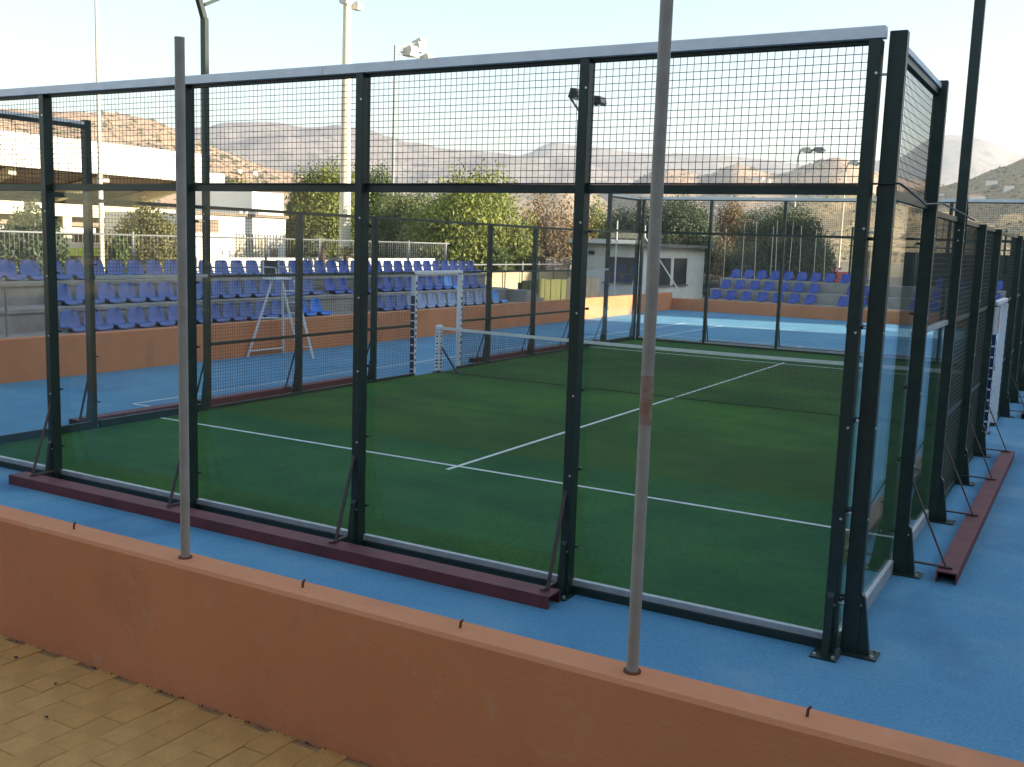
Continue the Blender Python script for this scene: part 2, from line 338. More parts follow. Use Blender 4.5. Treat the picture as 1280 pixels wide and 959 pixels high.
MB().box(6.825, 10.055, -5.945, -4.2, TZ - .0215, TZ - .0045).build('joint_filling', 'joint_sand', ter)
for k, (x0, x1, y0, y1) in enumerate([(-40, 6.82, -60, -4.2), (10.06, 21.8, -60, -4.2), (6.82, 10.06, -60, -5.95)]):
    MB().box(x0, x1, y0, y1, TZ - .021, TZ).build('paving_field', 'paver_field', ter)

# ------------------------------------------------------------------ orange walls
def slab(name, x0, x1, y0, y1, z0, z1, m, label, cat, b=.012):
    o = MB().bbox(x0, x1, y0, y1, z0, z1, b).build(name, m, None, ((x0 + x1) / 2, (y0 + y1) / 2, z0)); return tag(o, label, cat)
slab('boundary_wall', -20, 21.5, -4.195, -4.055, -.04, 1.400, 'orange_wall', 'low terracotta wall between tan paving and blue court, carrying grey poles', 'wall')
slab('boundary_wall', -4.65, -4.45, -4.05, 34.3, -.04, .735, 'orange_wall', 'long terracotta wall below the blue seats, umpire chair in front', 'wall')
slab('boundary_wall', -4.65, 21.5, 34.302, 34.50, -.04, .495, 'orange_wall', 'lower terracotta wall under the shorter seat stand next to the white hut', 'wall')
def fence_pole(x, z1, label):
    t = thing('fence_pole', (x, -4.12, 1.40), label, 'pole', 'bare poles on the terracotta wall')
    MB().tube([(x, -4.12, 1.36), (x, -4.12, z1)], .0178, 14, smooth=True).build('tube', 'tube_grey', t)
    MB().tube([(x, -4.12, z1), (x, -4.12, z1 + .004)], .0185, 14).build('end_cap', 'tube_grey', t)
    MB().tube([(x, -4.12, 1.396), (x, -4.12, 1.406)], .026, 12).build('rust_collar', 'rust', t)
    return t
fence_pole(8.39, 3.30, 'short grey metal pole with a flat open top set in terracotta wall')
t = fence_pole(10.225, 4.4, 'tall grey metal pole with rusty patch set in terracotta wall')
MB().tube([(10.225, -4.12, 2.13), (10.225, -4.12, 2.27)], .0182, 14).build('rust_patch', 'rust_dull', t)
for u, v, h in ((92, 655, .03), (378, 730, .03), (575, 780, .028), (1008, 899, .03)):
    x = pY(u, v, -4.12)[0]
    o = MB().tube([(x, -4.12, 1.39), (x + .003, -4.12, 1.40 + h * .7), (x + .010, -4.118, 1.40 + h)], .0045, 6).build('rebar_stub', 'rust', None, (x, -4.12, 1.4))
    tag(o, 'rusty cut-off rod stub sticking out of terracotta wall top', 'rod', 'rod stubs in the wall top')

dm = MB(); r = random.Random(9)
for k in range(220):
    x = r.uniform(6.9, 10.0); w_ = abs(r.gauss(0, .006)); sz = r.uniform(.0015, .005) * (1.6 if r.random() < .1 else 1); y = -4.1965 - w_
    dm.add([(x - sz, y, TZ), (x + sz, y - sz * .4, TZ), (x + sz * .2, y + sz * .6, TZ), (x, y, TZ + sz * r.uniform(.6, 1.5))], [(0, 2, 1), (0, 1, 3), (1, 2, 3), (2, 0, 3)])
mat('dirt', (0.06, 0.042, 0.025), .95, .4, 30); dm.build('dirt_line', 'dirt', ter)['kind'] = 'stuff'
for u, v in ((20, 822), (70, 855), (58, 897), (228, 873)):
    p = pZ(u, v, TZ + .004); a = rng.uniform(0, 6.28); L = rng.uniform(.010, .020); mb = MB()
    ca, sa = math.cos(a), math.sin(a)
    mb.add([(p[0] - ca * L, p[1] - sa * L, p[2]), (p[0] + sa * L * .4, p[1] - ca * L * .4, p[2] + .005), (p[0] + ca * L, p[1] + sa * L, p[2] + .002), (p[0] - sa * L * .4, p[1] + ca * L * .4, p[2] + .006)], [(0, 1, 2), (0, 2, 3)])
    tag(mb.build('dry_leaf', 'rubber', None, tuple(p)), 'small dark scrap of dry leaf on the tan paving', 'leaf', 'litter on the paving')

# ================================================================== PADEL CAGE
def wire_panel(mb, ax, c, a0, a1, z0, z1, st=.05, r=.0024):
    """welded mesh in a vertical plane; ax is the running axis, c the other coordinate"""
    def P(a, z): return (a, c, z) if ax == 'x' else (c, a, z)
    na = max(1, round((a1 - a0) / st)); nz = max(1, round((z1 - z0) / st))
    for k in range(na + 1):
        a = a0 + (a1 - a0) * k / na; mb.tube([P(a, z0), P(a, z1)], r, 4, False, False)
    for k in range(nz + 1):
        z = z0 + (z1 - z0) * k / nz; mb.tube([P(a0, z), P(a1, z)], r, 4, False, False)
    return mb
def post_local(side, H, foot=True):
    pass
PW, PD = .075, .105            # post width along the wall, depth outwards
def frame(ax, c, out):
    """map wall coordinates (along, outwards, z) to world"""
    if ax == 'x': return lambda a, d, z: (a, c + out * d, z)
    return lambda a, d, z: (c + out * d, a, z)
def wbox(F, a0, a1, d0, d1, z0, z1, mb=None, bev=0):
    mb = mb or MB(); p = F(a0, d0, z0); q = F(a1, d1, z1)
    X = sorted((p[0], q[0])); Y = sorted((p[1], q[1]))
    if bev: return mb.bbox(X[0], X[1], Y[0], Y[1], z0, z1, bev)
    return mb.box(X[0], X[1], Y[0], Y[1], z0, z1)
def post(par, F, ax, a, H, d0=.004, clips=True, side=1, w=PW, foot=True):
    o = wbox(F, a - w / 2, a + w / 2, d0, d0 + PD, 0.006, H, bev=.004).build('post', 'green_paint', par)
    mb = MB()                                              # gusset flaring outwards at the base
    prof = [(d0 + PD, .42), (d0 + PD + .022, .395), (d0 + PD + .075, .012), (d0 + PD, .012)]
    pts = [F(a - .022, d, z) for d, z in prof] + [F(a + .022, d, z) for d, z in prof]
    mb.add(pts, [(0, 1, 2, 3), (7, 6, 5, 4), (0, 4, 5, 1), (1, 5, 6, 2), (2, 6, 7, 3), (3, 7, 4, 0)])
    if foot:
        mb.build('gusset', 'green_paint', o)
        fp = wbox(F, a - .085, a + .085, d0 + .02, d0 + PD + .13, .001, .0115).build('foot_plate', 'green_paint', o)
        b = MB()
        for s in (-1, 1): p = F(a + s * .06, d0 + PD + .1, .02); b.disc(p, 'z', .011, .018)
        b.build('anchor_bolt', 'alu', o)['kind'] = 'stuff'
    b = MB()
    for z in (.34, .92, 1.52, 2.13, 2.78, 3.72):
        if z < H: p = F(a + side * w * .28, d0 + PD, z); b.disc(p, 'y' if ax == 'x' else 'x', .0085, .012)
    b.build('bolt_head', 'bolt', o)['kind'] = 'stuff'
    if clips:
        b = MB()
        for z in (.36, .96, 1.56, 2.16, 2.72):
            if z < H:
                for s in (-1, 1):
                    p = F(a + s * (w / 2 + .014), .002, z); b.disc(p, 'y' if ax == 'x' else 'x', .010, .030)
        b.build('glass_clip', 'black', o)['kind'] = 'stuff'
    return o

def end_wall(c, out, label):
    F = frame('x', c, out); t = thing('glass_end_wall', (5, c, 0), label, 'court wall')
    ed = PW / 2
    xs = [ed, 2, 4, 6, 8, 10 - ed]
    for k, x in enumerate(xs):
        post(t, F, 'x', x, 3.925, clips=True)
    for k in range(5):
        a0, a1 = xs[k] + (.006 if k else -.02), xs[k + 1] - (.006 if k < 4 else -.02)
        wbox(F, a0, a1, -.010, .001, .105, 2.985).build('glass_pane', 'glass', t)
        wbox(F, xs[k] + ed, xs[k + 1] - ed, .003, .05, .0, .058).build('base_channel', 'green_paint', t)
        wbox(F, xs[k] + ed, xs[k + 1] - ed, -.014, .03, .060, .104).build('base_strip', 'alu', t)
        wbox(F, xs[k] + ed, xs[k + 1] - ed, .010, .055, 2.99, 3.05).build('middle_rail', 'green_paint', t)
        wbox(F, xs[k] + ed, xs[k + 1] - ed, .026, .06, 3.902, 3.926).build('upper_rail', 'green_paint', t)
        p = wire_panel(MB(), 'x', c + out * .03, xs[k] + ed, xs[k + 1] - ed, 3.055, 3.90).build('wire_mesh', 'wire', t); p['kind'] = 'stuff'
    for a0, a1 in ((0.0, 5.62), (5.623, 10.02)):
        wbox(F, a0, a1, .040, .112, 3.928, 4.0, bev=.004).build('cap_rail', 'galv', t)
    b = MB()
    for z in (.34, .95, 1.56, 2.16, 2.76, 3.72):
        for x0, x1 in ((-.034, .0), (10.0, 10.034)): b.tube([F(x0, .04, z), F(x1, .04, z)], .009, 6)
    b.build('corner_spacer', 'bolt', t)['kind'] = 'stuff'
    return t
end_wall(0.0, -1, 'tall glass and mesh cage wall closest to the low terracotta wall with poles')
end_wall(20.0, 1, 'tall glass and mesh cage wall beyond the net, facing the shorter seat stand')

def padded_post(par, F, a, z1, front, name='gate_post'):
    o = wbox(F, a - .03, a + .03, .0, .06, .0, z1, bev=.004).build(name, 'green_paint', par)
    pad = wbox(F, a - .042, a + .042, -.02, .08, .06, z1 - .02, bev=.012).build('pad', front, o)
    return o, pad
def marks(par, F, a, d, z0, z1, wid, m, n, r, faceax):
    """rows of small printed marks on a pad"""
    for k in range(n):
        z = z0 + (z1 - z0) * (k + .5) / n; h = (z1 - z0) / n * r.uniform(.28, .62); ww = wid * r.uniform(.45, 1.0)
        mb = MB()
        if faceax == 'a': wbox(F, a - ww / 2, a + ww / 2, d - .0012, d + .0012, z - h / 2, z + h / 2, mb)
        else: wbox(F, a - .0012, a + .0012, d - ww / 2, d + ww / 2, z - h / 2, z + h / 2, mb)
        mb.build('printed_mark', m, par)

def side_wall(c, out, label):
    F = frame('y', c, out); t = thing('cage_side_wall', (c, 10, 0), label, 'court wall')
    off = .030
    ys = [PW / 2 - .03, 2, 4, 6, 8]; full = ys + [20 - y for y in reversed(ys)]
    H = [3.98, 3.98, 3.0, 3.0, 3.0, 3.0, 3.0, 3.0, 3.98, 3.98]
    for y, h in zip(full, H):
        if y in (4, 16): continue
        gl = y < 4.1 or y > 15.9
        post(t, F, 'y', y, h, d0=off if (y < 1 or y > 19) else .012, clips=gl, side=-1)
    ed = PW / 2
    spans = [(0, 2), (2, 4), (4, 6), (6, 8), (8, 9.2), (10.8, 12), (12, 14), (14, 16), (16, 18), (18, 20)]
    for a0, a1 in spans:
        endbay = a0 < 1 or a1 > 19; step = (a0 == 2 or a1 == 18)
        b0, b1 = a0 + (ed if a0 not in (10.8,) else .06), a1 - (ed if a1 not in (9.2,) else .06)
        if endbay:
            wbox(F, a0 + (.02 if a0 == 0 else .006), a1 - (.02 if a1 == 20 else .006), .0, .011, .115, 2.985).build('glass_pane', 'glass', t)
            wbox(F, b0 + .02, b1 - .02, .008, .055, 2.99, 3.05).build('middle_rail', 'green_paint', t)
            wbox(F, b0 + .02, b1 - .02, .014, .06, 3.87, 3.915).build('upper_rail', 'green_paint', t)
            wbox(F, b0 + .02, b1 - .02, .014, .075, 3.918, 3.955).build('cap_rail', 'galv', t)
            p = wire_panel(MB(), 'y', c + out * .03, b0, b1, 3.055, 3.865).build('wire_mesh', 'wire', t); p['kind'] = 'stuff'
        elif step:
            wbox(F, a0 + .006, a1 - .006, .0, .011, .115, 1.965).build('glass_pane', 'glass', t)
            wbox(F, b0, b1, -.004, .045, 1.97, 2.015).build('middle_rail', 'alu', t)
            p = wire_panel(MB(), 'y', c + out * .03, b0, b1, 2.02, 2.95).build('wire_mesh', 'wire', t); p['kind'] = 'stuff'
        else:
            for z in (.985, 1.985): wbox(F, b0, b1, .002, .045, z - .02, z + .02).build('middle_rail', 'green_paint', t)
            p = wire_panel(MB(), 'y', c + out * .03, b0, b1, .06, 2.95).build('wire_mesh', 'wire', t); p['kind'] = 'stuff'
        if not endbay: wbox(F, b0, b1, .008, .055, 2.955, 3.0).build('top_rail', 'green_paint', t)
        if endbay or step:
            wbox(F, b0 + .02, b1 - .02, -.006, .028, .004, .112).build('base_strip', 'alu' if out > 0 else 'green_paint', t)
        else:
            wbox(F, b0, b1, .006, .05, .0, .055).build('base_channel', 'green_paint', t)
    # opening at the net: padded posts and head bar
    wbox(F, 9.2, 10.8, .008, .055, 2.955, 3.0).build('top_rail', 'green_paint', t)
    r = random.Random(3)
    for a, front in ((9.2, 'pad_white'), (10.8, 'pad_white')):
        o, pad = padded_post(t, F, a, 1.96, front)
        # dark blue band on the side turned to the other opening post, with white rungs
        s = -1 if a < 10 else 1
        sb = wbox(F, a + s * .0425, a + s * .0465, -.018, .078, .07, 1.55).build('pad_side', 'pad_blue', o)
        for k in range(9): wbox(F, a + s * .0466, a + s * .0482, -.012, .072, .13 + k * .155, .155 + k * .155).build('printed_mark', 'pad_white', o)
        marks(o, F, a, -.0205, .15, 1.85, .05, 'pad_blue', 15, r, 'a'); marks(o, F, a, .0805, .15, 1.85, .05, 'pad_blue', 15, r, 'a')
    wbox(F, 9.155, 10.845, -.012, .07, 1.962, 2.02, bev=.012).build('gate_head_pad', 'pad_white', t)
    return t
side_wall(0.0, -1, 'long mesh cage side wall towards the umpire chair and long seat stand')
side_wall(10.0, 1, 'long mesh cage side wall away from the umpire chair, padded white gate posts')

def ballast(name, ax, c, out, a0, a1, posts, label, d0=.27, d1=.46):
    F = frame(ax, c, out); t = thing(name, F((a0 + a1) / 2, (d0 + d1) / 2, 0), label, 'beam', 'dark red beams holding down the cage')
    mb = MB()                                              # channel section lying on its legs
    wbox(F, a0, a1, d0, d1, .085, .098, mb); wbox(F, a0, a1, d0, d0 + .012, .0, .0845, mb); wbox(F, a0, a1, d1 - .012, d1, .0, .0845, mb)
    mb.build('channel', 'ballast', t)
    for a in posts:
        e = .06 if a < (a0 + a1) / 2 else -.06
        p = F(a + e * .2, .105, .80); q = F(a + e * .2, d0 + .07, .10)
        MB().bar(p, q, .028, .012).build('brace', 'brace', t)
        MB().bar(F(a + e * .6, .10, .108), F(a + e * .6, d0 + .11, .108), .03, .012).build('tie', 'brace', t)
    return t
ballast('ballast_beam', 'x', 0.0, -1, 1.80, 8.06, [2, 4, 6, 8], 'dark red steel beam along the glass wall facing the terracotta wall with poles')
ballast('ballast_beam', 'x', 20.0, 1, 1.80, 8.06, [2, 4, 6, 8], 'dark red steel beam outside the cage wall facing the shorter seat stand')
ballast('ballast_beam', 'y', 10.0, 1, 1.93, 8.10, [2, 4, 6, 8], 'dark red steel beam lying outside the cage beside padded white gate post', .36, .52)
ballast('ballast_beam', 'y', 10.0, 1, 11.9, 18.1, [12, 14, 16, 18], 'dark red steel beam continuing outside the cage past the padded white gate', .36, .52)
ballast('ballast_beam', 'y', 0.0, -1, 1.93, 8.10, [2, 4, 6, 8], 'dark red steel beam outside the cage on the umpire chair side')
ballast('ballast_beam', 'y', 0.0, -1, 11.9, 18.1, [12, 14, 16, 18], 'dark red steel beam outside the cage towards the end of the long stand')

# ------------------------------------------------------------------ court lights
def light_pole(c, out, y, label, d=.062, m=1):
    F = frame('y', c, out); t = thing('floodlight_pole', F(y, .18, 0), label, 'light pole', 'green floodlight poles of the cage')
    mb = MB(); wbox(F, y - .04, y + .04, d - .05, d + .045, .006, 5.62, mb, .006).build('shaft', 'green_paint', t)
    gp = wbox(F, y - .09, y + .09, d - .04, d + .2, .001, .0115).build('foot_plate', 'green_paint', t)
    gm = MB(); pr = [(d + .045, .45), (d + .07, .42), (d + .13, .012), (d + .045, .012)]
    gm.add([F(y - .022, a, z) for a, z in pr] + [F(y + .022, a, z) for a, z in pr], [(0, 1, 2, 3), (7, 6, 5, 4), (0, 4, 5, 1), (1, 5, 6, 2), (2, 6, 7, 3), (3, 7, 4, 0)]); gm.build('gusset', 'green_paint', t)
    b = MB()
    for z in (2.78, 2.88): b.disc(F(y - .02, d + .046, z), 'x', .009, .012); b.disc(F(y - .0405, d, z), 'y', .009, .012)
    b.build('bolt_head', 'bolt', t)['kind'] = 'stuff'
    MB().bar(F(y, d, 5.6), F(y - m * .18, d, 6.06), .07, .07).build('arm', 'green_paint', t)
    MB().bar(F(y - m * .95, d, 6.1), F(y + m * .60, d, 6.1), .06, .06).build('crossbar', 'green_paint', t)
    MB().bar(F(y, d, 5.8), F(y + m * .55, d, 6.08), .04, .04).build('stay', 'green_paint', t)
    for s in (-.8 * m, .5 * m):
        h = MB(); q = [(-.02, 6.12), (-.20, 6.05), (-.26, 6.11), (-.22, 6.26), (-.06, 6.28)]
        pts = [F(y + s - .17, d + dd, z) for dd, z in q] + [F(y + s + .17, d + dd, z) for dd, z in q]; n = 5
        h.add(pts, [tuple(range(n)), tuple(range(2 * n - 1, n - 1, -1))] + [(k, k + n, (k + 1) % n + n, (k + 1) % n) for k in range(n)])
        hd = h.build('floodlight', 'black', t)
        mb = MB(); mb.add([F(y + s - .14, d - .035, 6.109), F(y + s + .14, d - .035, 6.109), F(y + s + .14, d - .185, 6.051), F(y + s - .14, d - .185, 6.051)], [(0, 1, 2, 3)]); mb.build('lens', 'lamp_glass', hd)
        MB().bar(F(y + s, d, 6.12), F(y + s, d - .1, 6.2), .05, .04).build('bracket', 'black', hd)
    MB().tube([F(y + .045, d + .03, 2.2), F(y + .06, d + .045, 2.75), F(y + .05, d + .05, 3.05), F(y + .043, d + .03, 3.3), F(y + .043, d + .03, 5.6)], .008, 6).build('cable', 'black', t)
    return t
light_pole(0.0, -1, 4.0, 'green floodlight pole with bent arm on the umpire chair side, before the net')
light_pole(0.0, -1, 16.0, 'green floodlight pole on the umpire chair side, beyond the net', .062, -1)
light_pole(10.0, 1, 4.0, 'green floodlight pole with clipped black cable beside the cage corner, before the net')
light_pole(10.0, 1, 16.0, 'green floodlight pole on the side away from the umpire chair, beyond the net')
cb = MB().tube([(4.1, -.06, 3.056), (6, -.064, 3.054), (8, -.064, 3.057), (9.9, -.064, 3.056), (10.16, -.03, 3.062), (10.19, .3, 3.02), (10.17, 1.0, 2.985), (10.15, 2.0, 3.04), (10.19, 3.0, 3.0), (10.2, 3.93, 2.97)], .007, 6).build('power_cable', 'black', None, (7, -.06, 3.05))
tag(cb, 'thin black cable laid along the middle rail of the glass wall', 'cable')

# ------------------------------------------------------------------ net
t = thing('padel_net', (5, 10, 0), 'black court net with white top band across the green turf', 'net')
def sag(x): return .885 + .035 * ((x - 5) / 5) ** 2
mb = MB(); st = .045; n = int(9.9 / st)
for k in range(n + 1):
    x = .05 + 9.9 * k / n; mb.tube([(x, 10, .02), (x, 10, sag(x) - .05)], .0024, 4, False, False)
for j in range(20):
    z = .02 + .041 * j
    mb.tube([(.05 + 9.9 * k / 10, 10, z * (sag(.05 + 9.9 * k / 10) / .885)) for k in range(11)], .0024, 4, False, False)
nm = mb.build('net_mesh', 'black', t); nm['kind'] = 'stuff'
mb = MB()
N = 24
for s in (-1, 1): pass
vs = []; 
for k in range(N + 1):
    x = .05 + 9.9 * k / N; h = sag(x); vs += [(x, 9.992, h - .055), (x, 10.008, h - .055), (x, 10.008, h), (x, 9.992, h)]
mb.add(vs, [(4 * k + a, 4 * k + (a + 1) % 4, 4 * k + 4 + (a + 1) % 4, 4 * k + 4 + a) for k in range(N) for a in range(4)])
mb.build('top_band', 'white_paint', t)
MB().tube([(.05, 10, .025), (9.95, 10, .025)], .006, 6).build('bottom_cord', 'black', t)
r = random.Random(5)
for x, s in ((.05, -1), (9.95, 1)):
    po = MB().tube([(x + s * .03, 10, .0), (x + s * .03, 10, .93)], .04, 10).build('net_post', 'pad_blue', t)
    pad = MB().bbox(x + s * .03 - .055, x + s * .03 + .055, 9.935, 10.065, .05, .95, .015).build('pad', 'pad_white', po)
    for k in range(12):
        z = .1 + k * .068; ww = r.uniform(.03, .07); hh = r.uniform(.012, .035)
        MB().box(x + s * .03 - ww / 2, x + s * .03 + ww / 2, 9.9335, 9.936, z, z + hh).build('printed_mark', 'pad_blue', po)
        MB().box(x + s * .03 + .0535, x + s * .03 + .0562, 10 - ww / 2, 10 + ww / 2, z, z + hh).build('printed_mark', 'pad_blue', po)
    MB().bar((x - s * .05, 10, .50), (x - s * .42, 10, .03), .03, .03).build('stay', 'pad_blue', po)
    MB().box(x - .12, x + .12, 9.9, 10.1, .013, .024).build('foot_plate', 'pad_blue', po)

# ================================================================== STANDS AND SEATS
def stand(name, polys, label):
    o = None
    t = thing(name, polys[0][0], label, 'stand')
    return t
# long stand, tiers run along Y
lt = thing('seat_stand', (-5.9, 10, 0), 'long concrete seat stand behind the terracotta wall with the umpire chair', 'stand')
for k, (x0, x1, z1) in enumerate([(-5.45, -4.66, .72), (-6.25, -5.452, 1.15), (-7.2, -6.252, 1.585)]):
    MB().bbox(x0, x1, -2, 22.0, -.04, z1, .01).build('tier', 'concrete', lt)
    MB().bbox(x1 - .02, x1 + .045, -2, 22.0, z1 - .085, z1 - .006, .006).build('tier_nosing', 'concrete', lt) if k else None
for k in range(3): MB().bbox(-5.6 - .0 * k, -4.70, 22.002 + .4 * k, 22.4 + .4 * k, -.04, 1.1 - .14 * k, .01).build('step', 'concrete', lt)
ft = thing('seat_stand', (3, 35.8, 0), 'shorter concrete seat stand with rows of royal blue seats beyond the cage', 'stand')
for k, (y0, y1, z1) in enumerate([(34.51, 35.3, .53), (35.302, 36.1, .95), (36.102, 37.1, 1.39)]):
    MB().bbox(-3.3 + .15 * k, 16, y0, y1, -.04, z1, .01).build('tier', 'concrete', ft)

def make_seat(mname, label, group):
    t = thing('stadium_seat', (0, 0, 0), label, 'seat', group)
    # bucket shell: local +x is the front; width along y
    prof = [(.215, -.030), (.205, .012), (.12, .022), (.0, .010), (-.09, .012), (-.14, .045), (-.165, .12), (-.185, .22), (-.200, .315), (-.205, .335)]
    wid = [.19, .205, .215, .22, .22, .215, .215, .205, .175, .13]
    mb = MB(); vs = []; nn = 7
    for (x, z), wd in zip(prof, wid):
        for k in range(nn):
            s = -1 + 2 * k / (nn - 1); lift = .035 * abs(s) ** 3
            vs.append((x + (.05 * abs(s) ** 3 if z > .03 else 0), s * wd, z + (lift if z <= .03 else 0)))
    L = len(prof)
    f = [(i * nn + k, i * nn + k + 1, (i + 1) * nn + k + 1, (i + 1) * nn + k) for i in range(L - 1) for k in range(nn - 1)]
    mb.add(vs, f, True); vb = [(x - .006, y, z - .012) for x, y, z in vs]
    mb.add(vb, [tuple(reversed(q)) for q in f], True)
    edge = [k for k in range(nn)] + [i * nn + nn - 1 for i in range(1, L)] + [(L - 1) * nn + k for k in range(nn - 2, -1, -1)] + [i * nn for i in range(L - 2, 0, -1)]
    o = len(mb.v) - 2 * len(vs); E = len(vs)
    for a, b in zip(edge, edge[1:] + edge[:1]): mb.f.append((a, a + E, b + E, b)); mb.sm.append(False)
    mb.build('shell', mname, t)
    MB().box(-.10, .13, -.05, .05, -.055, -.006).build('mount', 'black', t)
    return t
SEATS = {}
def seat(loc, rz, mname, label, group):
    key = mname
    if key not in SEATS: SEATS[key] = make_seat(mname, label, group); o = SEATS[key]
    else: o = copy_tree(SEATS[key])
    put(o, loc, rz + rng.uniform(-.02, .02)); tag(o, label, 'seat', group)
def row_left(x, z, ys, name):
    G = 'seats on the long stand'
    for y in ys:
        if y is None: continue
        yy, m = y if isinstance(y, tuple) else (y, 'seat_blue')
        desc = {'seat_blue': 'dark blue plastic bucket seat', 'seat_dull': 'dull blue plastic bucket seat', 'seat_faded': 'sun-bleached pale blue plastic seat',
                'seat_new': 'vivid azure plastic seat ending a row', 'seat_sky': 'light sky blue plastic seat'}[m]
        seat((x, yy, z + .055), 0.0, m, f'{desc} on the {name} tier of the long stand', G)
r1 = [(5.45 + .5 * k, 'seat_dull') for k in range(12)] + [(11.75, 'seat_new'), (12.28, 'seat_new')]
r1 += [(14.75 + .5 * k, 'seat_dull' if k < 3 else 'seat_faded') for k in range(12)] + [(20.75, 'seat_sky')]
row_left(-5.0, .72, r1, 'lowest')
r2 = [(5.9 + .5 * k, 'seat_dull') for k in range(15)] + [(13.75, 'seat_blue'), (14.25, 'seat_blue'), (15.1, 'seat_blue')] + [(15.75 + .5 * k, 'seat_sky' if k == 7 else 'seat_blue') for k in range(11)]
row_left(-5.8, 1.15, r2, 'middle')
r3 = [(3.3 + .5 * k, 'seat_dull' if k < 20 else 'seat_blue') for k in range(38)]
row_left(-6.62, 1.585, r3, 'highest')
def row_far(y, z, xs, name):
    for x in xs: seat((x, y, z + .055), R(-90), 'seat_far', f'royal blue plastic bucket seat on the {name} tier of the shorter stand', 'seats on the shorter stand')
mat('seat_far', (0.045, 0.11, 0.48), 0.42, 0.2, 2)
row_far(34.87, .53, [-2.75 + .66 * k for k in range(7)] + [2.5, 3.2] + [5.2 + .66 * k for k in range(8)], 'lowest')
row_far(35.67, .95, [-2.6 + .62 * k for k in range(7)] + [2.65, 3.3] + [5.2 + .66 * k for k in range(8)], 'middle')
row_far(36.47, 1.39, [-2.45 + .57 * k for k in range(8)] + [2.2, 2.8, 3.5] + [5.2 + .66 * k for k in range(8)], 'highest')
# short handrail at the open end of the long stand
t = thing('handrail', (-4.8, 3.6, .72), 'short dark tubular handrail on the lowest tier of the long stand', 'handrail')
MB().tube([(-4.8, 2.4, .72), (-4.8, 2.4, 1.55), (-4.8, 2.5, 1.62), (-4.8, 3.85, 1.62), (-4.8, 3.98, 1.52), (-4.8, 3.98, .74)], .021, 8).build('rail', 'mast_grey', t)
MB().tube([(-4.8, 2.4, 1.15), (-4.8, 3.98, 1.15)], .016, 8).build('cross_rail', 'mast_grey', t)

# ------------------------------------------------------------------ umpire chair
t = thing('umpire_chair', (-3.95, 9.8, 0), 'tall white tubular umpire chair in front of the long terracotta wall', 'chair')
A, B, C, D = (-4.40, 9.25, 0), (-4.40, 10.35, 0), (-3.75, 10.15, 0), (-3.2, 9.98, 0)
apx = (-4.05, 9.80, 1.66)
for nm, a, b in (('leg', A, (-4.12, 9.72, 1.66)), ('leg', B, (-4.12, 10.02, 1.66)), ('leg', C, (-4.0, 9.86, 1.66)), ('ladder_stile', D, (-3.95, 10.2, 1.64))):
    MB().tube([a, b], .027, 8).build(nm, 'white_paint', t)
def lp(a, b, s): return tuple(a[i] + (b[i] - a[i]) * s for i in range(3))
MB().tube([lp(A, (-4.12, 9.72, 1.66), .07), lp(B, (-4.12, 10.02, 1.66), .07)], .018, 8).build('stretcher', 'white_paint', t)
MB().tube([lp(A, (-4.12, 9.72, 1.66), .5), lp(C, (-4.0, 9.86, 1.66), .5)], .018, 8).build('stretcher', 'white_paint', t)
for k in range(1, 7): MB().tube([lp(C, (-4.0, 9.86, 1.66), k / 7), lp(D, (-3.95, 10.2, 1.64), k / 7)], .015, 8).build('rung', 'white_paint', t)
MB().bbox(-4.32, -3.92, 9.62, 10.1, 1.662, 1.70, .01).build('seat_board', 'white_paint', t)
MB().bbox(-4.34, -4.29, 9.66, 10.06, 1.74, 2.06, .01).build('backrest', 'shutter', t)
for y in (9.63, 10.09):
    MB().tube([(-4.30, y, 1.70), (-4.31, y, 2.08)], .014, 6).build('back_upright', 'white_paint', t)
    MB().tube([(-4.31, y, 1.92), (-3.95, y, 1.92), (-3.93, y, 1.72)], .014, 6).build('armrest', 'white_paint', t)

# ================================================================== HUT AND SMALL THINGS AT THE FAR CORNER
KX, KY = -6.25, 35.12
t = thing('white_hut', (-8.5, 38, 0), 'low white hut with dark shuttered windows and flat overhanging roof', 'hut')
KW = pY(721, 330, KY)[0]
MB().box(KW, KX, KY, 43.2, -.05, 2.62).build('wall', 'kiosk_wall', t)
rf = MB().bbox(KW - .2, KX + .45, KY - .45, 43.6, 2.622, 2.76, .01).build('roof', 'roof_grey', t)
MB().bbox(KW - .2, KX + .2, KY - .50, KY - .455, 2.70, 2.88, .008).build('fascia', 'white_paint', rf)
def kwin(y0, y1, z0, z1, face):
    if face == 'x':
        wd = MB().box(KX - .01, KX + .012, y0, y1, z0, z1).build('window', 'shutter', t)
        MB().box(KX + .001, KX + .09, y0 - .12, y1 + .12, z0 - .07, z0 - .004).build('sill', 'roof_grey', wd)
        for k in range(9): z = z0 + (z1 - z0) * (k + .5) / 9; MB().box(KX + .012, KX + .024, y0 + .05, y1 - .05, z - .03, z + .02).build('slat', 'shutter', wd)
    else:
        wd = MB().box(y0, y1, KY - .012, KY + .01, z0, z1).build('window', 'shutter', t)
        MB().box(y0 - .12, y1 + .12, KY - .09, KY - .001, z0 - .07, z0 - .004).build('sill', 'roof_grey', wd)
        for k in range(9): z = z0 + (z1 - z0) * (k + .5) / 9; MB().box(y0 + .05, y1 - .05, KY - .024, KY - .012, z - .03, z + .02).build('slat', 'shutter', wd)
kwin(pX(820, 340, KX)[1], pX(838, 340, KX)[1], .86, 2.12, 'x'); kwin(pX(842, 340, KX)[1], pX(858, 340, KX)[1], .86, 2.12, 'x')
kwin(pY(757, 340, KY)[0], pY(795, 340, KY)[0], 1.0, 2.12, 'y')
MB().box(pY(737, 318, KY)[0], pY(743, 318, KY)[0], KY - .14, KY, 2.2, 2.36).build('wall_lamp', 'black', t)
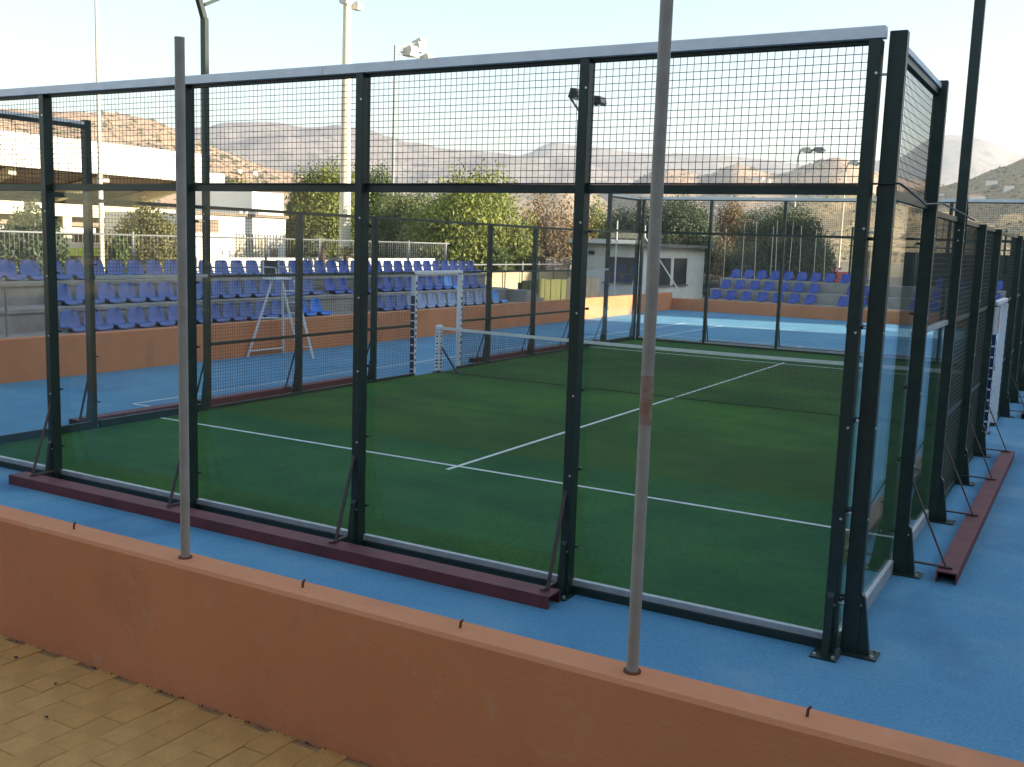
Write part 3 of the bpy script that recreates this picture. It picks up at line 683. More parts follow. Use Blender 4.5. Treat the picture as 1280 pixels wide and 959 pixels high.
t = thing('a_frame', (-5.6, 34.75, 0), 'white A-shaped pole frame standing against the white hut', 'frame')
ap = pY(806, 296, 34.75)
for u, v in ((784, 385), (858, 378)):
    q = pY(u, v, 34.75); MB().tube([(q[0], 34.75, max(0, q[2])), (ap[0], 34.75, ap[2])], .028, 8).build('leg', 'white_paint', t)
MB().tube([(ap[0], 34.75, ap[2] - .05), (ap[0], 34.75, ap[2] + .5)], .03, 8).build('head', 'white_paint', t)
q = pY(772, 276, 34.65)
o = MB().tube([(q[0], 34.65, 0), (q[0], 34.65, q[2])], .035, 8).build('white_pole', 'white_paint', None, (q[0], 34.65, 0)); tag(o, 'plain white upright pole in front of the white hut window', 'pole')

# boarded bin enclosure, sunny parapet
t = thing('board_screen', (-6, 26.5, 0), 'olive yellow boarded screen with a dark end beside the long stand', 'screen')
MB().box(-6.12, -6.04, 23.9, 30.0, -.04, 1.25).build('backing', 'board_dark', t)
y = 24.0; k = 0
while y < 29.9:
    wd = .42; m = 'board_olive' if y < 27.2 else 'board_dark'
    MB().bbox(-6.035, -5.99 + rng.uniform(-.01, .01), y, y + wd - .025, -.04, 1.34 + rng.uniform(-.03, .03), .008).build('board', m, t); y += wd
t = thing('parapet', (-9.8, 28, 0), 'sunlit sand-coloured parapet with short posts and a dark rail above olive boards', 'wall')
MB().bbox(-10.0, -9.6, 22.8, 40.0, -.05, 1.42, .02).build('wall', 'soil_wall', t)
for k in range(12): MB().tube([(-9.5, 23.2 + k * 1.4, -.05), (-9.5, 23.2 + k * 1.4, 1.85)], .035, 8).build('rail_post', 'mast_grey', t)
MB().tube([(-9.5, 22.9, 1.72), (-9.5, 39.8, 1.72)], .03, 8).build('rail', 'mast_grey', t)

# railing and low white wall behind the long stand
t = thing('iron_railing', (-8.0, 14, 0), 'dark iron railing of thin upright bars behind the highest blue seats', 'railing')
for z in (1.75, 2.5): MB().tube([(-8, 5.0, z), (-8, 22.4, z)], .022, 8).build('rail', 'mast_grey', t)
mb = MB()
for k in range(160): mb.tube([(-8, 5.05 + k * .108, 1.72), (-8, 5.05 + k * .108, 2.5)], .007, 4, False, False)
o = mb.build('bars', 'mast_grey', t); o['kind'] = 'stuff'
for k in range(9): MB().tube([(-8, 5.0 + k * 2.15, -.05), (-8, 5.0 + k * 2.15, 2.56)], .035, 8).build('rail_post', 'mast_grey', t)
slab('low_wall', -11.2, -11.0, 14.0, 26.0, -.05, 1.9, 'stadium_white', 'sunlit white low wall behind the iron railing', 'wall')

# ================================================================== GRANDSTAND AND BUILDINGS TO THE LEFT
GX = -34.0
t = thing('grandstand', (GX - 6, 22, 0), 'large roofed grandstand with a broad white roof edge and sloping dark underside', 'grandstand')
y0, y1 = 2.0, pX(257, 210, GX)[1]; y2 = pX(283, 225, GX)[1]
MB().bbox(GX - .5, GX, y0, y1, 5.42, 7.02, .03).build('roof_edge', 'stadium_white', t)
MB().bbox(GX - .4, GX - .1, y1 + .002, y2, 5.36, 6.06, .03).build('roof_edge_end', 'stadium_white', t)
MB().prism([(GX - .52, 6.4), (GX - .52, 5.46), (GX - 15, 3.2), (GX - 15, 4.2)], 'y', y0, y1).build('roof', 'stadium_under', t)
nb = 7
for k in range(nb):
    yy = y0 + 1.0 + (y1 - y0 - 2) * k / (nb - 1)
    MB().prism([(GX - .6, 5.40), (GX - .6, 5.05), (GX - 9, 2.9), (GX - 9, 4.0)], 'y', yy - .2, yy + .2).build('roof_beam', 'cream', t)
    MB().bbox(GX - 4.3, GX - 3.8, yy - .28, yy + .28, -.05, 3.5, .03).build('column', 'cream', t)
MB().bbox(GX - 4.5, GX - 3.7, y0, y1 + 2, 3.22, 3.88, .02).build('gallery_beam', 'cream', t)
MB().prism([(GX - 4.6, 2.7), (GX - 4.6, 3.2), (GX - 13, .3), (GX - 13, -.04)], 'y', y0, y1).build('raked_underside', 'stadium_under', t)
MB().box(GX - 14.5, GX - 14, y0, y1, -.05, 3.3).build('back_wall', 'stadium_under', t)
for k in range(6):
    yy = 16 + k * 4.2
    MB().bbox(GX - 3.6, GX - 3.3, yy, yy + 2.6, 2.35, 2.62, .02).build('hanging_sign', 'stadium_white', t)
t = thing('shop_front', (GX + 2, 27, 0), 'low shop front with lime yellow fascia under the grandstand', 'shop')
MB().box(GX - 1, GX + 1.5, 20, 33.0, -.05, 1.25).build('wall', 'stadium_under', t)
MB().bbox(GX + 1.3, GX + 2.0, 20, 33.2, 1.26, 1.62, .02).build('fascia', 'lime', t)
MB().bbox(GX + 1.2, GX + 1.9, 20, 33.2, 1.63, 1.9, .02).build('upper_fascia', 'cream', t)
for k in range(5): MB().bbox(GX + 1.52, GX + 1.9, 20.2 + 3 * k, 20.7 + 3 * k, -.05, 1.255, .01).build('pier', 'cream', t)

t = thing('white_building', (-27, 31, 0), 'two-part bright white block building behind the iron railing', 'building')
q0, q1, q2 = pX(285, 300, -25)[1], pX(318, 300, -25)[1], pX(357, 300, -25)[1]
MB().box(-30, -25, q0 - 3, q2, -.05, 3.42).build('lower_block', 'stadium_white', t)
MB().box(-30, -25.15, q1, q2 - .01, 3.422, 4.66).build('upper_block', 'stadium_white', t)
MB().bbox(-25.2, -24.86, q0 - 3, q2 + .1, 3.43, 3.56, .02).build('ledge', 'stadium_under', t)
MB().box(-24.995, -24.975, q0 - 2.2, q0 - .6, 2.6, 3.2).build('vent_grille', 'stadium_under', t)
for k in range(4): MB().tube([(-24.95, q0 + .75 + k * .42, 3.562), (-24.95, q0 + .75 + k * .42, 3.68), (-24.95, q0 + .75 + k * .42, 3.80)], [.10, .11, .03], 8).build('roof_light', 'white_paint', t)
MB().box(-24.99, -24.96, q2 - 1.15, q2 - .6, 1.5, 1.9).build('meter_box', 'stadium_under', t)
wd = MB().box(-24.992, -24.97, q0 + .5, q1 + .9, 0, 2.55).build('gate_recess', 'cream', t)
for k in range(14): MB().box(-24.968, -24.945, q0 + .52 + k * .21, q0 + .56 + k * .21, 0, 2.6).build('gate_bar', 'mast_grey', wd)

# ------------------------------------------------------------------ masts
def mast(u_base, u_top, v_top, X, r, m, label, heads, top=None):
    b = pX(u_base, 300, X); tt = pX(u_top, v_top, X)
    t = thing('floodlight_mast', (X, b[1], -.05), label, 'light mast', 'floodlight masts')
    h = tt[2]
    MB().tube([(X, b[1], -.05), (X, b[1], h * .5), (X, b[1], h)], [r, r * .85, r * .62], 14).build('shaft', m, t)
    MB().bbox(X - .35, X + .35, b[1] - .35, b[1] + .35, -.055, .25, .03).build('base_block', 'concrete', t)
    for dy, dx, dz, s in heads:
        MB().bar((X, b[1], h - .1 + min(0, dz)), (X + dx * .6, b[1] + dy, h + dz), .07, .07).build('arm', 'mast_grey', t)
        c = Vector((X + dx, b[1] + dy, h + dz))
        hb = MB().prism([(-.5 * s, .02 * s), (.38 * s, .34 * s), (.52 * s, .02 * s), (.34 * s, -.36 * s), (-.36 * s, -.34 * s)], 'y', -.42 * s, .42 * s)
        hb.v = [(x + c.x, y + c.y, z + c.z) for x, y, z in hb.v]; hd = hb.build('lamp_head', 'lamp_body', t)
        MB().add([], [])
        lens = MB(); lens.add([(c.x - .33 * s, c.y - .36 * s, c.z - .352 * s), (c.x + .31 * s, c.y - .36 * s, c.z - .372 * s), (c.x + .31 * s, c.y + .36 * s, c.z - .372 * s), (c.x - .33 * s, c.y + .36 * s, c.z - .352 * s)], [(0, 1, 2, 3)])
        lens.build('lens', 'lamp_glass', hd)
    return t
mast(431, 434, 4, -20, .29, 'mast_cream', 'thick cream mast rising from the trees behind the long stand', [(-.35, .2, .05, .5), (.45, .2, -.05, .5)])
mast(490, 492, 56, -26, .11, 'mast_grey', 'slender grey mast carrying a cluster of four pale floodlights', [(1.15, .2, -.15, .85), (1.95, .2, .2, .8), (2.55, -.1, .62, .7), (2.75, .3, -.35, .85)])
mast(127, 126, -20, -16, .085, 'mast_cream', 'thin pale mast standing in front of the grandstand', [(.3, .2, 0, .6)])
def street_lamp(u, v, Y, label, arm=.9):
    q = pY(u, v, Y); t = thing('lamp_post', (q[0], Y, -.05), label, 'lamp post', 'lamp posts beyond the shorter stand')
    MB().tube([(q[0], Y, -.05), (q[0], Y, q[2] - .5), (q[0] + .15, Y, q[2] - .1), (q[0] + .5, Y, q[2])], [.10, .07, .06, .05], 8).build('shaft', 'mast_cream', t)
    for k in range(2):
        x = q[0] + .6 + k * .95
        hb = MB().prism([(x - .5, q[2] - .05), (x - .2, q[2] + .18), (x + .35, q[2] + .2), (x + .55, q[2]), (x + .2, q[2] - .25)], 'y', Y - .35, Y + .35)
        hb.build('lamp_head', 'mast_grey' if k else 'lamp_body', t)
    return t
street_lamp(998, 188, 75, 'tall lamp post with two lamp heads against the brown hills')
street_lamp(1058, 204, 85, 'lamp post with two lamp heads in front of the rocky hilltop')

# ================================================================== FENCE BEHIND THE SHORTER STAND
t = thing('chain_fence', (0, 40, 0), 'tall chain fence on slim pale posts behind the shorter stand', 'fence')
r = random.Random(11)
for u in (905, 928, 945, 964, 971, 986, 1001, 1018, 1032):
    a = pY(u, 333, 40); b = pY(u + r.choice((1, 1, 6, 3)), 280 + r.uniform(-6, 8), 40)
    MB().tube([(a[0], 40, -.05), (b[0], 40, b[2])], .016, 8).build('fence_post', 'mast_cream', t)
p = wire_panel(MB(), 'x', 40.0, -4.5, 1.6, .1, 3.1, .12, .002).build('wire_mesh', 'mast_grey', t); p['kind'] = 'stuff'
t = thing('dark_fence', (6, 39, 0), 'dark green mesh fence with a shade screen behind the shorter stand', 'fence')
for k in range(9): MB().bbox(1.75 + 1.5 * k, 1.83 + 1.5 * k, 39, 39.08, -.05, 3.75, .008).build('fence_post', 'green_paint', t)
for z in (3.72, 2.95): MB().box(1.7, 14, 39.01, 39.06, z - .025, z + .025).build('rail', 'cream' if z > 3.5 else 'green_paint', t)
MB().box(2.0, 14, 39.085, 39.10, -.04, 2.75).build('shade_screen', 'screen', t)
p = wire_panel(MB(), 'x', 39.04, 1.8, 14, 2.8, 3.7, .1, .002).build('wire_mesh', 'wire', t); p['kind'] = 'stuff'

# ================================================================== CARS
def make_car(mname, van, label):
    t = thing('parked_car', (0, 0, 0), label, 'car', 'cars parked beyond the courts')
    h = 1.95 if van else 1.45
    if van: pr = [(-2.2, .3), (2.2, .3), (2.25, .8), (2.15, 1.05), (1.45, 1.15), (.85, 1.85), (.6, h), (-2.1, h), (-2.25, 1.7), (-2.25, .5)]
    else: pr = [(-2.05, .3), (2.1, .3), (2.15, .55), (2.05, .8), (1.1, .92), (.45, 1.38), (.1, h), (-1.1, h), (-1.75, .98), (-2.1, .9)]
    MB().prism(pr, 'y', -.82, .82).build('body', mname, t)
    sw = ([(1.3, 1.2), (.78, 1.8), (-2.0, 1.8), (-2.0, 1.2)] if van else [(1.0, .95), (.42, 1.33), (-1.05, 1.37), (-1.6, 1.0)])
    for s in (-1, 1): MB().prism(sw, 'y', s * .821, s * .832).build('side_window', 'dark_window', t)
    a, b = ((1.46, 1.18), (.88, 1.83)) if van else ((1.1, .95), (.47, 1.37))
    mb = MB(); mb.add([(a[0] + .02, -.72, a[1]), (a[0] + .02, .72, a[1]), (b[0] + .02, .66, b[1]), (b[0] + .02, -.66, b[1])], [(0, 1, 2, 3)]); mb.build('windscreen', 'dark_window', t)
    for x in (-1.35, 1.4):
        for s in (-1, 1):
            wv = MB().disc((x, s * .76, .32), 'y', .32, .2, 16).build('wheel', 'rubber', t); MB().disc((x, s * .862, .32), 'y', .19, .012, 12).build('rim', 'car_silver', wv)
    for s in (-1, 1): MB().box(2.1, 2.18 if not van else 2.27, s * .62 - .15, s * .62 + .15, .6, .76).build('headlight', 'lamp_glass', t)
    return t
q = pX(703, 330, -20); put(make_car('car_white', True, 'white van parked past the boarded screen among shrubs'), (-20, q[1], -.06 + .55), R(-70)).location.z = .5
q = pX(678, 335, -25); put(make_car('car_red', False, 'red car parked beside the white van past the boarded screen'), (-25, q[1], .25), R(75))
q = pY(893, 325, 60); put(make_car('car_silver', False, 'silver car parked beyond the hut next to the bare tree'), (q[0], 60, .5), R(10))
q = pY(1012, 322, 56); put(make_car('car_red', False, 'red car parked beneath the round dark tree'), (q[0], 56, .5), R(170))
for o in [o for o in bpy.data.objects if o.name.startswith('parked_car')]: o.location.z = .0
g = MB(); g.bbox(-60, 25, 42.0 + 8, 110, -.055, .62, .3)   # raised street level
mat('asphalt', (0.06, 0.058, 0.055), 0.9, 0.3, 0.5); struct(g.build('raised_road', 'asphalt'))
g = MB(); g.bbox(-33, -14, 36, 49.9, -.054, .45, .3); struct(g.build('parking_ground', 'dry_ground'))
for o in [o for o in bpy.data.objects if o.name.startswith('parked_car')]: o.location.z = .62 if o.location.y > 50 else .45

# ================================================================== TREES
def leaf_cloud(mb, centers, n, size, r, flat=.0):
    """leaf-sized quads spread through a set of ellipsoids (x,y,z, rx,ry,rz)"""
    wts = np.array([c[3] * c[4] * c[5] for c in centers]) ** .7; wts /= wts.sum()
    idx = r.choice(len(centers), n, p=wts); C = np.array(centers)[idx]
    d = r.normal(size=(n, 3)); d /= np.linalg.norm(d, axis=1)[:, None]
    rad = r.uniform(.12, 1, n) ** .5; rad *= 1 + .09 * r.normal(size=n).clip(-1, 1.8)
    P = C[:, :3] + d * rad[:, None] * C[:, 3:6]
    nrm = d + r.normal(size=(n, 3)) * .7; nrm[:, 2] += .35; nrm /= np.linalg.norm(nrm, axis=1)[:, None]
    a = np.cross(nrm, r.normal(size=(n, 3))); a /= np.linalg.norm(a, axis=1)[:, None] + 1e-9; b = np.cross(nrm, a)
    s = size * r.uniform(.6, 1.4, n)[:, None]
    V = np.stack([P - a * s * .9, P + b * s * .45, P + a * s * .9, P - b * s * .45], 1).reshape(-1, 3)
    o = len(mb.v); mb.v += [tuple(q) for q in V.tolist()]; mb.f += [(o + 4 * k, o + 4 * k + 1, o + 4 * k + 2, o + 4 * k + 3) for k in range(n)]; mb.sm += [False] * n
    return mb
def tree(loc, h, rx, rz, leaf, n, size, label, seed, group='trees around the courts', trunk_h=None, blobs=16, name='leafy_tree', bare=False):
    r = np.random.default_rng(seed); t = thing(name, loc, label, 'tree', group); x, y, z = loc
    cz = z + h - rz; th = trunk_h or (h - 2 * rz) + rz * .5
    mb = MB(); lean = r.normal(size=2) * .15
    top = (x + lean[0], y + lean[1], z + th)
    mb.tube([(x, y, z - .1), (x + lean[0] * .4, y + lean[1] * .4, z + th * .5), top], [h * .032, h * .024, h * .018], 8)
    cs = []
    for k in range(blobs):
        d = r.normal(size=3); d /= np.linalg.norm(d); d[2] = abs(d[2]) * 1.2 - .45
        c = np.array([x, y, cz]) + d * np.array([rx, rx, rz]) * r.uniform(.45, .74)
        s = r.uniform(.26, .46); cs.append((*c, rx * s, rx * s, rz * s * 1.05))
        if k < (14 if bare else 8):
            mid = [(top[i] + c[i]) / 2 + (.15 if i == 2 else 0) for i in range(3)]
            mb.tube([top, mid, tuple(c)], [h * .012, h * .008, h * .003], 5)
    cs.append((x, y, cz, rx * .55, rx * .55, rz * .6))
    mb.build('trunk', 'bark', t)
    cm = leaf_cloud(MB(), cs, n, size, r)
    V = np.array(cm.v); lo, hi = np.percentile(V, 1.0, axis=0), np.percentile(V, 99.0, axis=0)
    tgt_lo, tgt_hi = np.array([x - rx, y - rx, z + h - 2 * rz]), np.array([x + rx, y + rx, z + h])
    V = tgt_lo + (V - lo) / (hi - lo) * (tgt_hi - tgt_lo); cm.v = [tuple(q) for q in V.tolist()]
    cm.build('crown', leaf, t)
    return t
def ptree(u, X=None, Y=None, vtop=250, wpx=60, rzf=.42, **k):
    q = pX(u, vtop, X) if X is not None else pY(u, vtop, Y)
    depth = float(np.dot(q - CAM, fw)); rx = wpx / 2 * depth / FPX; h = q[2] + .05
    return tree((q[0], q[1], -.05), h, rx, min(h * rzf, h / 2.05), **k)
ptree(575, X=-14.5, vtop=224, wpx=150, rzf=.46, leaf='leaf_lime', n=44550, size=0.062, label='broad bushy tree with yellow-green sunlit top behind the long stand', seed=1, blobs=26)
ptree(508, X=-19, vtop=243, wpx=95, rzf=.46, leaf='leaf_green', n=23760, size=0.062, label='green tree squeezed between slender grey mast and broad bushy tree', seed=2)
ptree(412, X=-31, vtop=212, wpx=100, rzf=.46, leaf='leaf_lime', n=32670, size=0.068, label='leafy tree with bright crown beside the thick cream mast', seed=3, blobs=22)
ptree(468, X=-31, vtop=216, wpx=80, rzf=.46, leaf='leaf_green', n=23760, size=0.068, label='tall green tree between the cream mast and the slender grey mast', seed=4)
ptree(376, X=-33, vtop=240, wpx=46, rzf=.46, leaf='leaf_olive', n=20790, size=0.074, label='olive-toned tree close to the bright white building', seed=5)
ptree(285, X=-40, vtop=232, wpx=80, rzf=.46, leaf='leaf_olive', n=20790, size=0.081, label='yellowish tree behind the bright white building near the grandstand end', seed=6)
ptree(22, X=-15, vtop=268, wpx=95, rzf=.47, leaf='leaf_dark', n=26730, size=0.046, label='dense round dark bush in front of the grandstand', seed=7, name='round_shrub')
ptree(186, X=-16, vtop=267, wpx=92, rzf=.47, leaf='leaf_olive', n=26730, size=0.046, label='yellow-green bush in front of the grandstand columns', seed=8, name='round_shrub')
ptree(150, X=-14, vtop=300, wpx=28, rzf=.47, leaf='leaf_green', n=7425, size=0.037, label='small dark green shrub beside the yellow-green bush', seed=9, name='round_shrub', blobs=8)
ptree(690, X=-20, vtop=244, wpx=95, rzf=.46, leaf='leaf_dry', n=13365, size=0.068, label='reddish dry tree with thin crown behind the broad bushy tree', seed=10, bare=True)
ptree(655, X=-13, vtop=292, wpx=52, rzf=.46, leaf='leaf_olive', n=11880, size=0.046, label='low yellowish shrub behind the olive boarded screen', seed=11, name='round_shrub', blobs=9)
ptree(622, X=-12, vtop=300, wpx=45, rzf=.46, leaf='leaf_green', n=10395, size=0.046, label='low green shrub at the end of the long stand', seed=17, name='round_shrub', blobs=9)
ptree(842, Y=47, vtop=251, wpx=98, rzf=.44, leaf='leaf_dark', n=38610, size=0.053, label='dark grey-green tree spreading behind the white hut', seed=12, blobs=24)
ptree(785, Y=49, vtop=262, wpx=62, rzf=.44, leaf='leaf_dark', n=17820, size=0.053, label='smaller dark tree behind the white hut beside the spreading one', seed=13)
ptree(748, Y=56, vtop=258, wpx=48, rzf=.44, leaf='leaf_lime', n=11880, size=0.062, label='yellowish tree behind the hut roof end', seed=14)
ptree(976, Y=46, vtop=266, wpx=116, rzf=.40, leaf='leaf_dark', n=47520, size=0.050, label='dense round dark tree behind the chain fence', seed=15, blobs=26)
ptree(914, Y=58, vtop=256, wpx=58, rzf=.44, leaf='leaf_dry', n=14850, size=0.062, label='brownish thin tree between the hut tree and the round dark tree', seed=16, bare=True)
ptree(1012, Y=54, vtop=308, wpx=60, rzf=.46, leaf='leaf_olive', n=10395, size=0.050, label='low sunny shrub beneath the round dark tree', seed=19, name='round_shrub', blobs=8)
ptree(940, Y=54, vtop=308, wpx=70, rzf=.46, leaf='leaf_olive', n=10395, size=0.050, label='low sunny shrub between the chain fence and the brownish tree', seed=20, name='round_shrub', blobs=8)
def palm(u, X, vtop, label, seed):
    r = np.random.default_rng(seed); q = pX(u, vtop, X); t = thing('small_palm', (X, q[1], -.05), label, 'palm'); h = q[2] - .35
    MB().tube([(X, q[1], -.1), (X, q[1], h)], [.12, .08], 8).build('trunk', 'bark', t)
    mb = MB()
    for k in range(22):
        a = r.uniform(0, 6.28); e = r.uniform(.1, 1.2); L = r.uniform(.6, .9); pts = []
        for s in (0, .35, .7, 1): pts.append(Vector((X + math.cos(a) * math.cos(e) * L * s, q[1] + math.sin(a) * math.cos(e) * L * s, h + math.sin(e) * L * s - .35 * s * s)))
        side = Vector((-math.sin(a), math.cos(a), 0))
        for s in range(3):
            wd = (.07, .1, .08, .01); mb.add([pts[s] - side * wd[s], pts[s] + side * wd[s], pts[s + 1] + side * wd[s + 1], pts[s + 1] - side * wd[s + 1]], [(0, 1, 2, 3)])
    mb.build('fronds', 'leaf_olive', t)
palm(433, -10.5, 306, 'small palm in front of the sunlit white low wall', 1)
palm(404, -10.4, 296, 'taller thin yucca-like palm beside the small palm', 2)

# ================================================================== HILLS AND MOUNTAINS
HILLS = []
def hill(name, d0, d1, prof, mname, seed, rough=.05, foot=-1.0):
    """terrain band from distance d0 to beyond d1; prof = [(azimuth deg, elevation deg)] of its skyline"""
    r = np.random.default_rng(seed); az = np.array([p[0] for p in prof]); el = np.array([p[1] for p in prof])
    na, nd = 240, 44
    A = np.linspace(az[0], az[-1], na); E = np.interp(A, az, el)
    k = np.ones(7) / 7; Ep = np.pad(E, 3, mode='edge'); E = np.convolve(Ep, k, 'valid')
    T = np.linspace(0, 1, nd); vs = []
    ph = r.uniform(0, 6.28, (28, 2)); fr = 2.0 ** r.uniform(0.5, 5.2, 28); di = r.uniform(0, 6.28, 28)
    for j, tt in enumerate(T):
        D = d0 + (d1 - d0) * 1.35 * tt
        s = min(1.0, tt * 1.35); prof_h = (3 * s * s - 2 * s ** 3) if tt * 1.35 <= 1 else 1 - .55 * (tt * 1.35 - 1)
        a = np.radians(A); H = np.tan(np.radians(E)) * d1 + CAM[2]
        u = A / (A[-1] - A[0]) * 2.5; vv = tt * 2.5
        nz = sum(np.sin(fr[q] * (u * math.cos(di[q]) + vv * math.sin(di[q])) * 3 + ph[q, 0]) / fr[q] ** .9 for q in range(28))
        ridge = 0.35 if .66 < tt < .82 else 1.0
        h = H * (prof_h + rough * nz * min(1, s * 2) * ridge)
        h = h if j else np.full(na, foot)
        for i in range(na): vs.append((CAM[0] + D * math.sin(a[i]), CAM[1] + D * math.cos(a[i]), float(h[i])))
    fs = [(j * na + i, j * na + i + 1, (j + 1) * na + i + 1, (j + 1) * na + i) for j in range(nd - 1) for i in range(na - 1)]
    mb = MB(); mb.add(vs, fs, True); o = struct(mb.build(name, mname)); HILLS.append((vs, fs, na, nd)); return o
def scrub_mat(name, c1, c2, c3, sc):
    m = bpy.data.materials.new(name); m.use_nodes = True; n = m.node_tree.nodes; l = m.node_tree.links; b = n['Principled BSDF']; b.inputs['Roughness'].default_value = .95; b.inputs['Specular IOR Level'].default_value = .1
    tc = n.new('ShaderNodeTexCoord'); a = n.new('ShaderNodeTexNoise'); a.inputs['Scale'].default_value = sc; a.inputs['Detail'].default_value = 12; a.inputs['Roughness'].default_value = .7
    v = n.new('ShaderNodeTexNoise'); v.inputs['Scale'].default_value = sc * 9; v.inputs['Detail'].default_value = 5; v.inputs['Roughness'].default_value = .7
    l.new(tc.outputs['Object'], a.inputs['Vector']); l.new(tc.outputs['Object'], v.inputs['Vector'])
    r1 = n.new('ShaderNodeValToRGB'); r1.color_ramp.elements[0].position = .4; r1.color_ramp.elements[1].position = .6; r1.color_ramp.elements[0].color = (*c1, 1); r1.color_ramp.elements[1].color = (*c2, 1); l.new(a.outputs['Fac'], r1.inputs[0])
    r2 = n.new('ShaderNodeValToRGB'); r2.color_ramp.elements[0].position = .40; r2.color_ramp.elements[1].position = .52; r2.color_ramp.elements[0].color = (0, 0, 0, 1); l.new(v.outputs['Fac'], r2.inputs[0])
    mx = n.new('ShaderNodeMix'); mx.data_type = 'RGBA'; l.new(r2.outputs[0], mx.inputs['Factor']); mx.inputs['A'].default_value = (*c3, 1); l.new(r1.outputs[0], mx.inputs['B']); l.new(mx.outputs['Result'], b.inputs['Base Color'])
    bp = n.new('ShaderNodeBump'); bp.inputs['Strength'].default_value = .5; bp.inputs['Distance'].default_value = 1; l.new(v.outputs['Fac'], bp.inputs['Height']); l.new(bp.outputs[0], b.inputs['Normal'])
    MAT[name] = m
scrub_mat('scrub', (0.36, 0.24, 0.16), (0.44, 0.32, 0.22), (0.22, 0.17, 0.11), .012)
scrub_mat('scrub_gold', (0.36, 0.26, 0.14), (0.46, 0.34, 0.19), (0.22, 0.18, 0.09), .05)
scrub_mat('rock', (0.21, 0.185, 0.175), (0.28, 0.245, 0.225), (0.14, 0.125, 0.12), .004)
hill('hill_side', 560, 1150, [(-80, 4.5), (-66, 5.3), (-60, 5.9), (-56, 5.62), (-52, 5.45), (-49, 5.0), (-46, 4.2), (-43, 3.3), (-38, 2.4), (-33, 1.6), (-28, .8)], 'scrub', 1, .05)
hill('hill_side', 900, 1900, [(-34, 2.0), (-31, 2.7), (-28.5, 2.9), (-27, 3.3), (-25.5, 2.7), (-24.2, 2.6), (-23, 3.5), (-21.6, 4.1), (-20.6, 3.95), (-19.4, 3.7), (-18.4, 4.3), (-17.5, 4.3), (-16.4, 3.95), (-15.6, 3.85), (-14.3, 4.4), (-12.8, 4.7), (-11.8, 4.4), (-10.8, 4.0), (-9, 3.7), (-7.4, 3.5), (-5, 3.2), (0, 2.5), (8, 2)], 'scrub', 2, .045)
hill('hill_side', 330, 800, [(-24, .6), (-20, 1.2), (-17, 2.0), (-14, 2.6), (-11, 2.75), (-8.5, 3.05), (-7, 3.5), (-5.5, 3.95), (-4, 4.4), (-2, 4.9), (2, 5.5), (8, 5.2), (14, 4)], 'scrub_gold', 3, .05)
hill('mountain', 1700, 2800, [(-60, 3.5), (-52, 4.2), (-47, 5.1), (-43.6, 5.7), (-41.5, 5.45), (-39.8, 5.3), (-37, 4.95), (-35.4, 4.7), (-32, 4.25), (-29, 4.35), (-26.6, 4.55), (-24.8, 4.1), (-22, 3.6), (-15, 2.5)], 'rock', 4, .05)
hill('mountain', 2600, 3900, [(-32, 4.0), (-27.5, 5.2), (-23, 5.0), (-19, 5.0), (-16, 4.8), (-13, 4.4), (-11, 4.5), (-9.8, 4.75), (-8.6, 5.5), (-7.7, 5.9), (-6.3, 5.85), (-5.2, 5.5), (-4, 5.05), (-2, 4.5), (3, 3.6), (12, 2.5)], 'rock', 5, .04)
from mathutils.bvhtree import BVHTree
leaf_mat('scrub_bush', (0.09, 0.085, 0.045), (0.20, 0.17, 0.09), .1)
def scrub_cover(h, n, size, seed):
    vs, fs, na, nd = HILLS[h]; r = np.random.default_rng(seed); V = np.array(vs).reshape(nd, na, 3); mb = MB()
    for _ in range(n):
        j, i = r.integers(1, int(nd * .78)), r.integers(0, na - 1); a, b = r.uniform(0, 1, 2)
        p = (V[j, i] * (1 - a) + V[j, i + 1] * a) * (1 - b) + (V[j + 1, i] * (1 - a) + V[j + 1, i + 1] * a) * b
        s = size * r.lognormal(0, .45); w = s * r.uniform(.8, 1.5); q = r.uniform(-.3, .3, (6, 3)) * s
        o = [(w, 0, 0), (0, w, .1 * s), (-w, 0, 0), (0, -w, .1 * s), (0, 0, s * 1.0), (0, 0, -s)]
        mb.add([tuple(p + np.array(c) + q[k]) for k, c in enumerate(o)], [(0, 1, 4), (1, 2, 4), (2, 3, 4), (3, 0, 4), (1, 0, 5), (2, 1, 5), (3, 2, 5), (0, 3, 5)])
    o = mb.build('hill_scrub', 'scrub_bush'); tag(o, kind='stuff'); return o
scrub_cover(0, 5000, 1.3, 31); scrub_cover(2, 7000, .5, 32); scrub_cover(1, 3600, 1.9, 33)
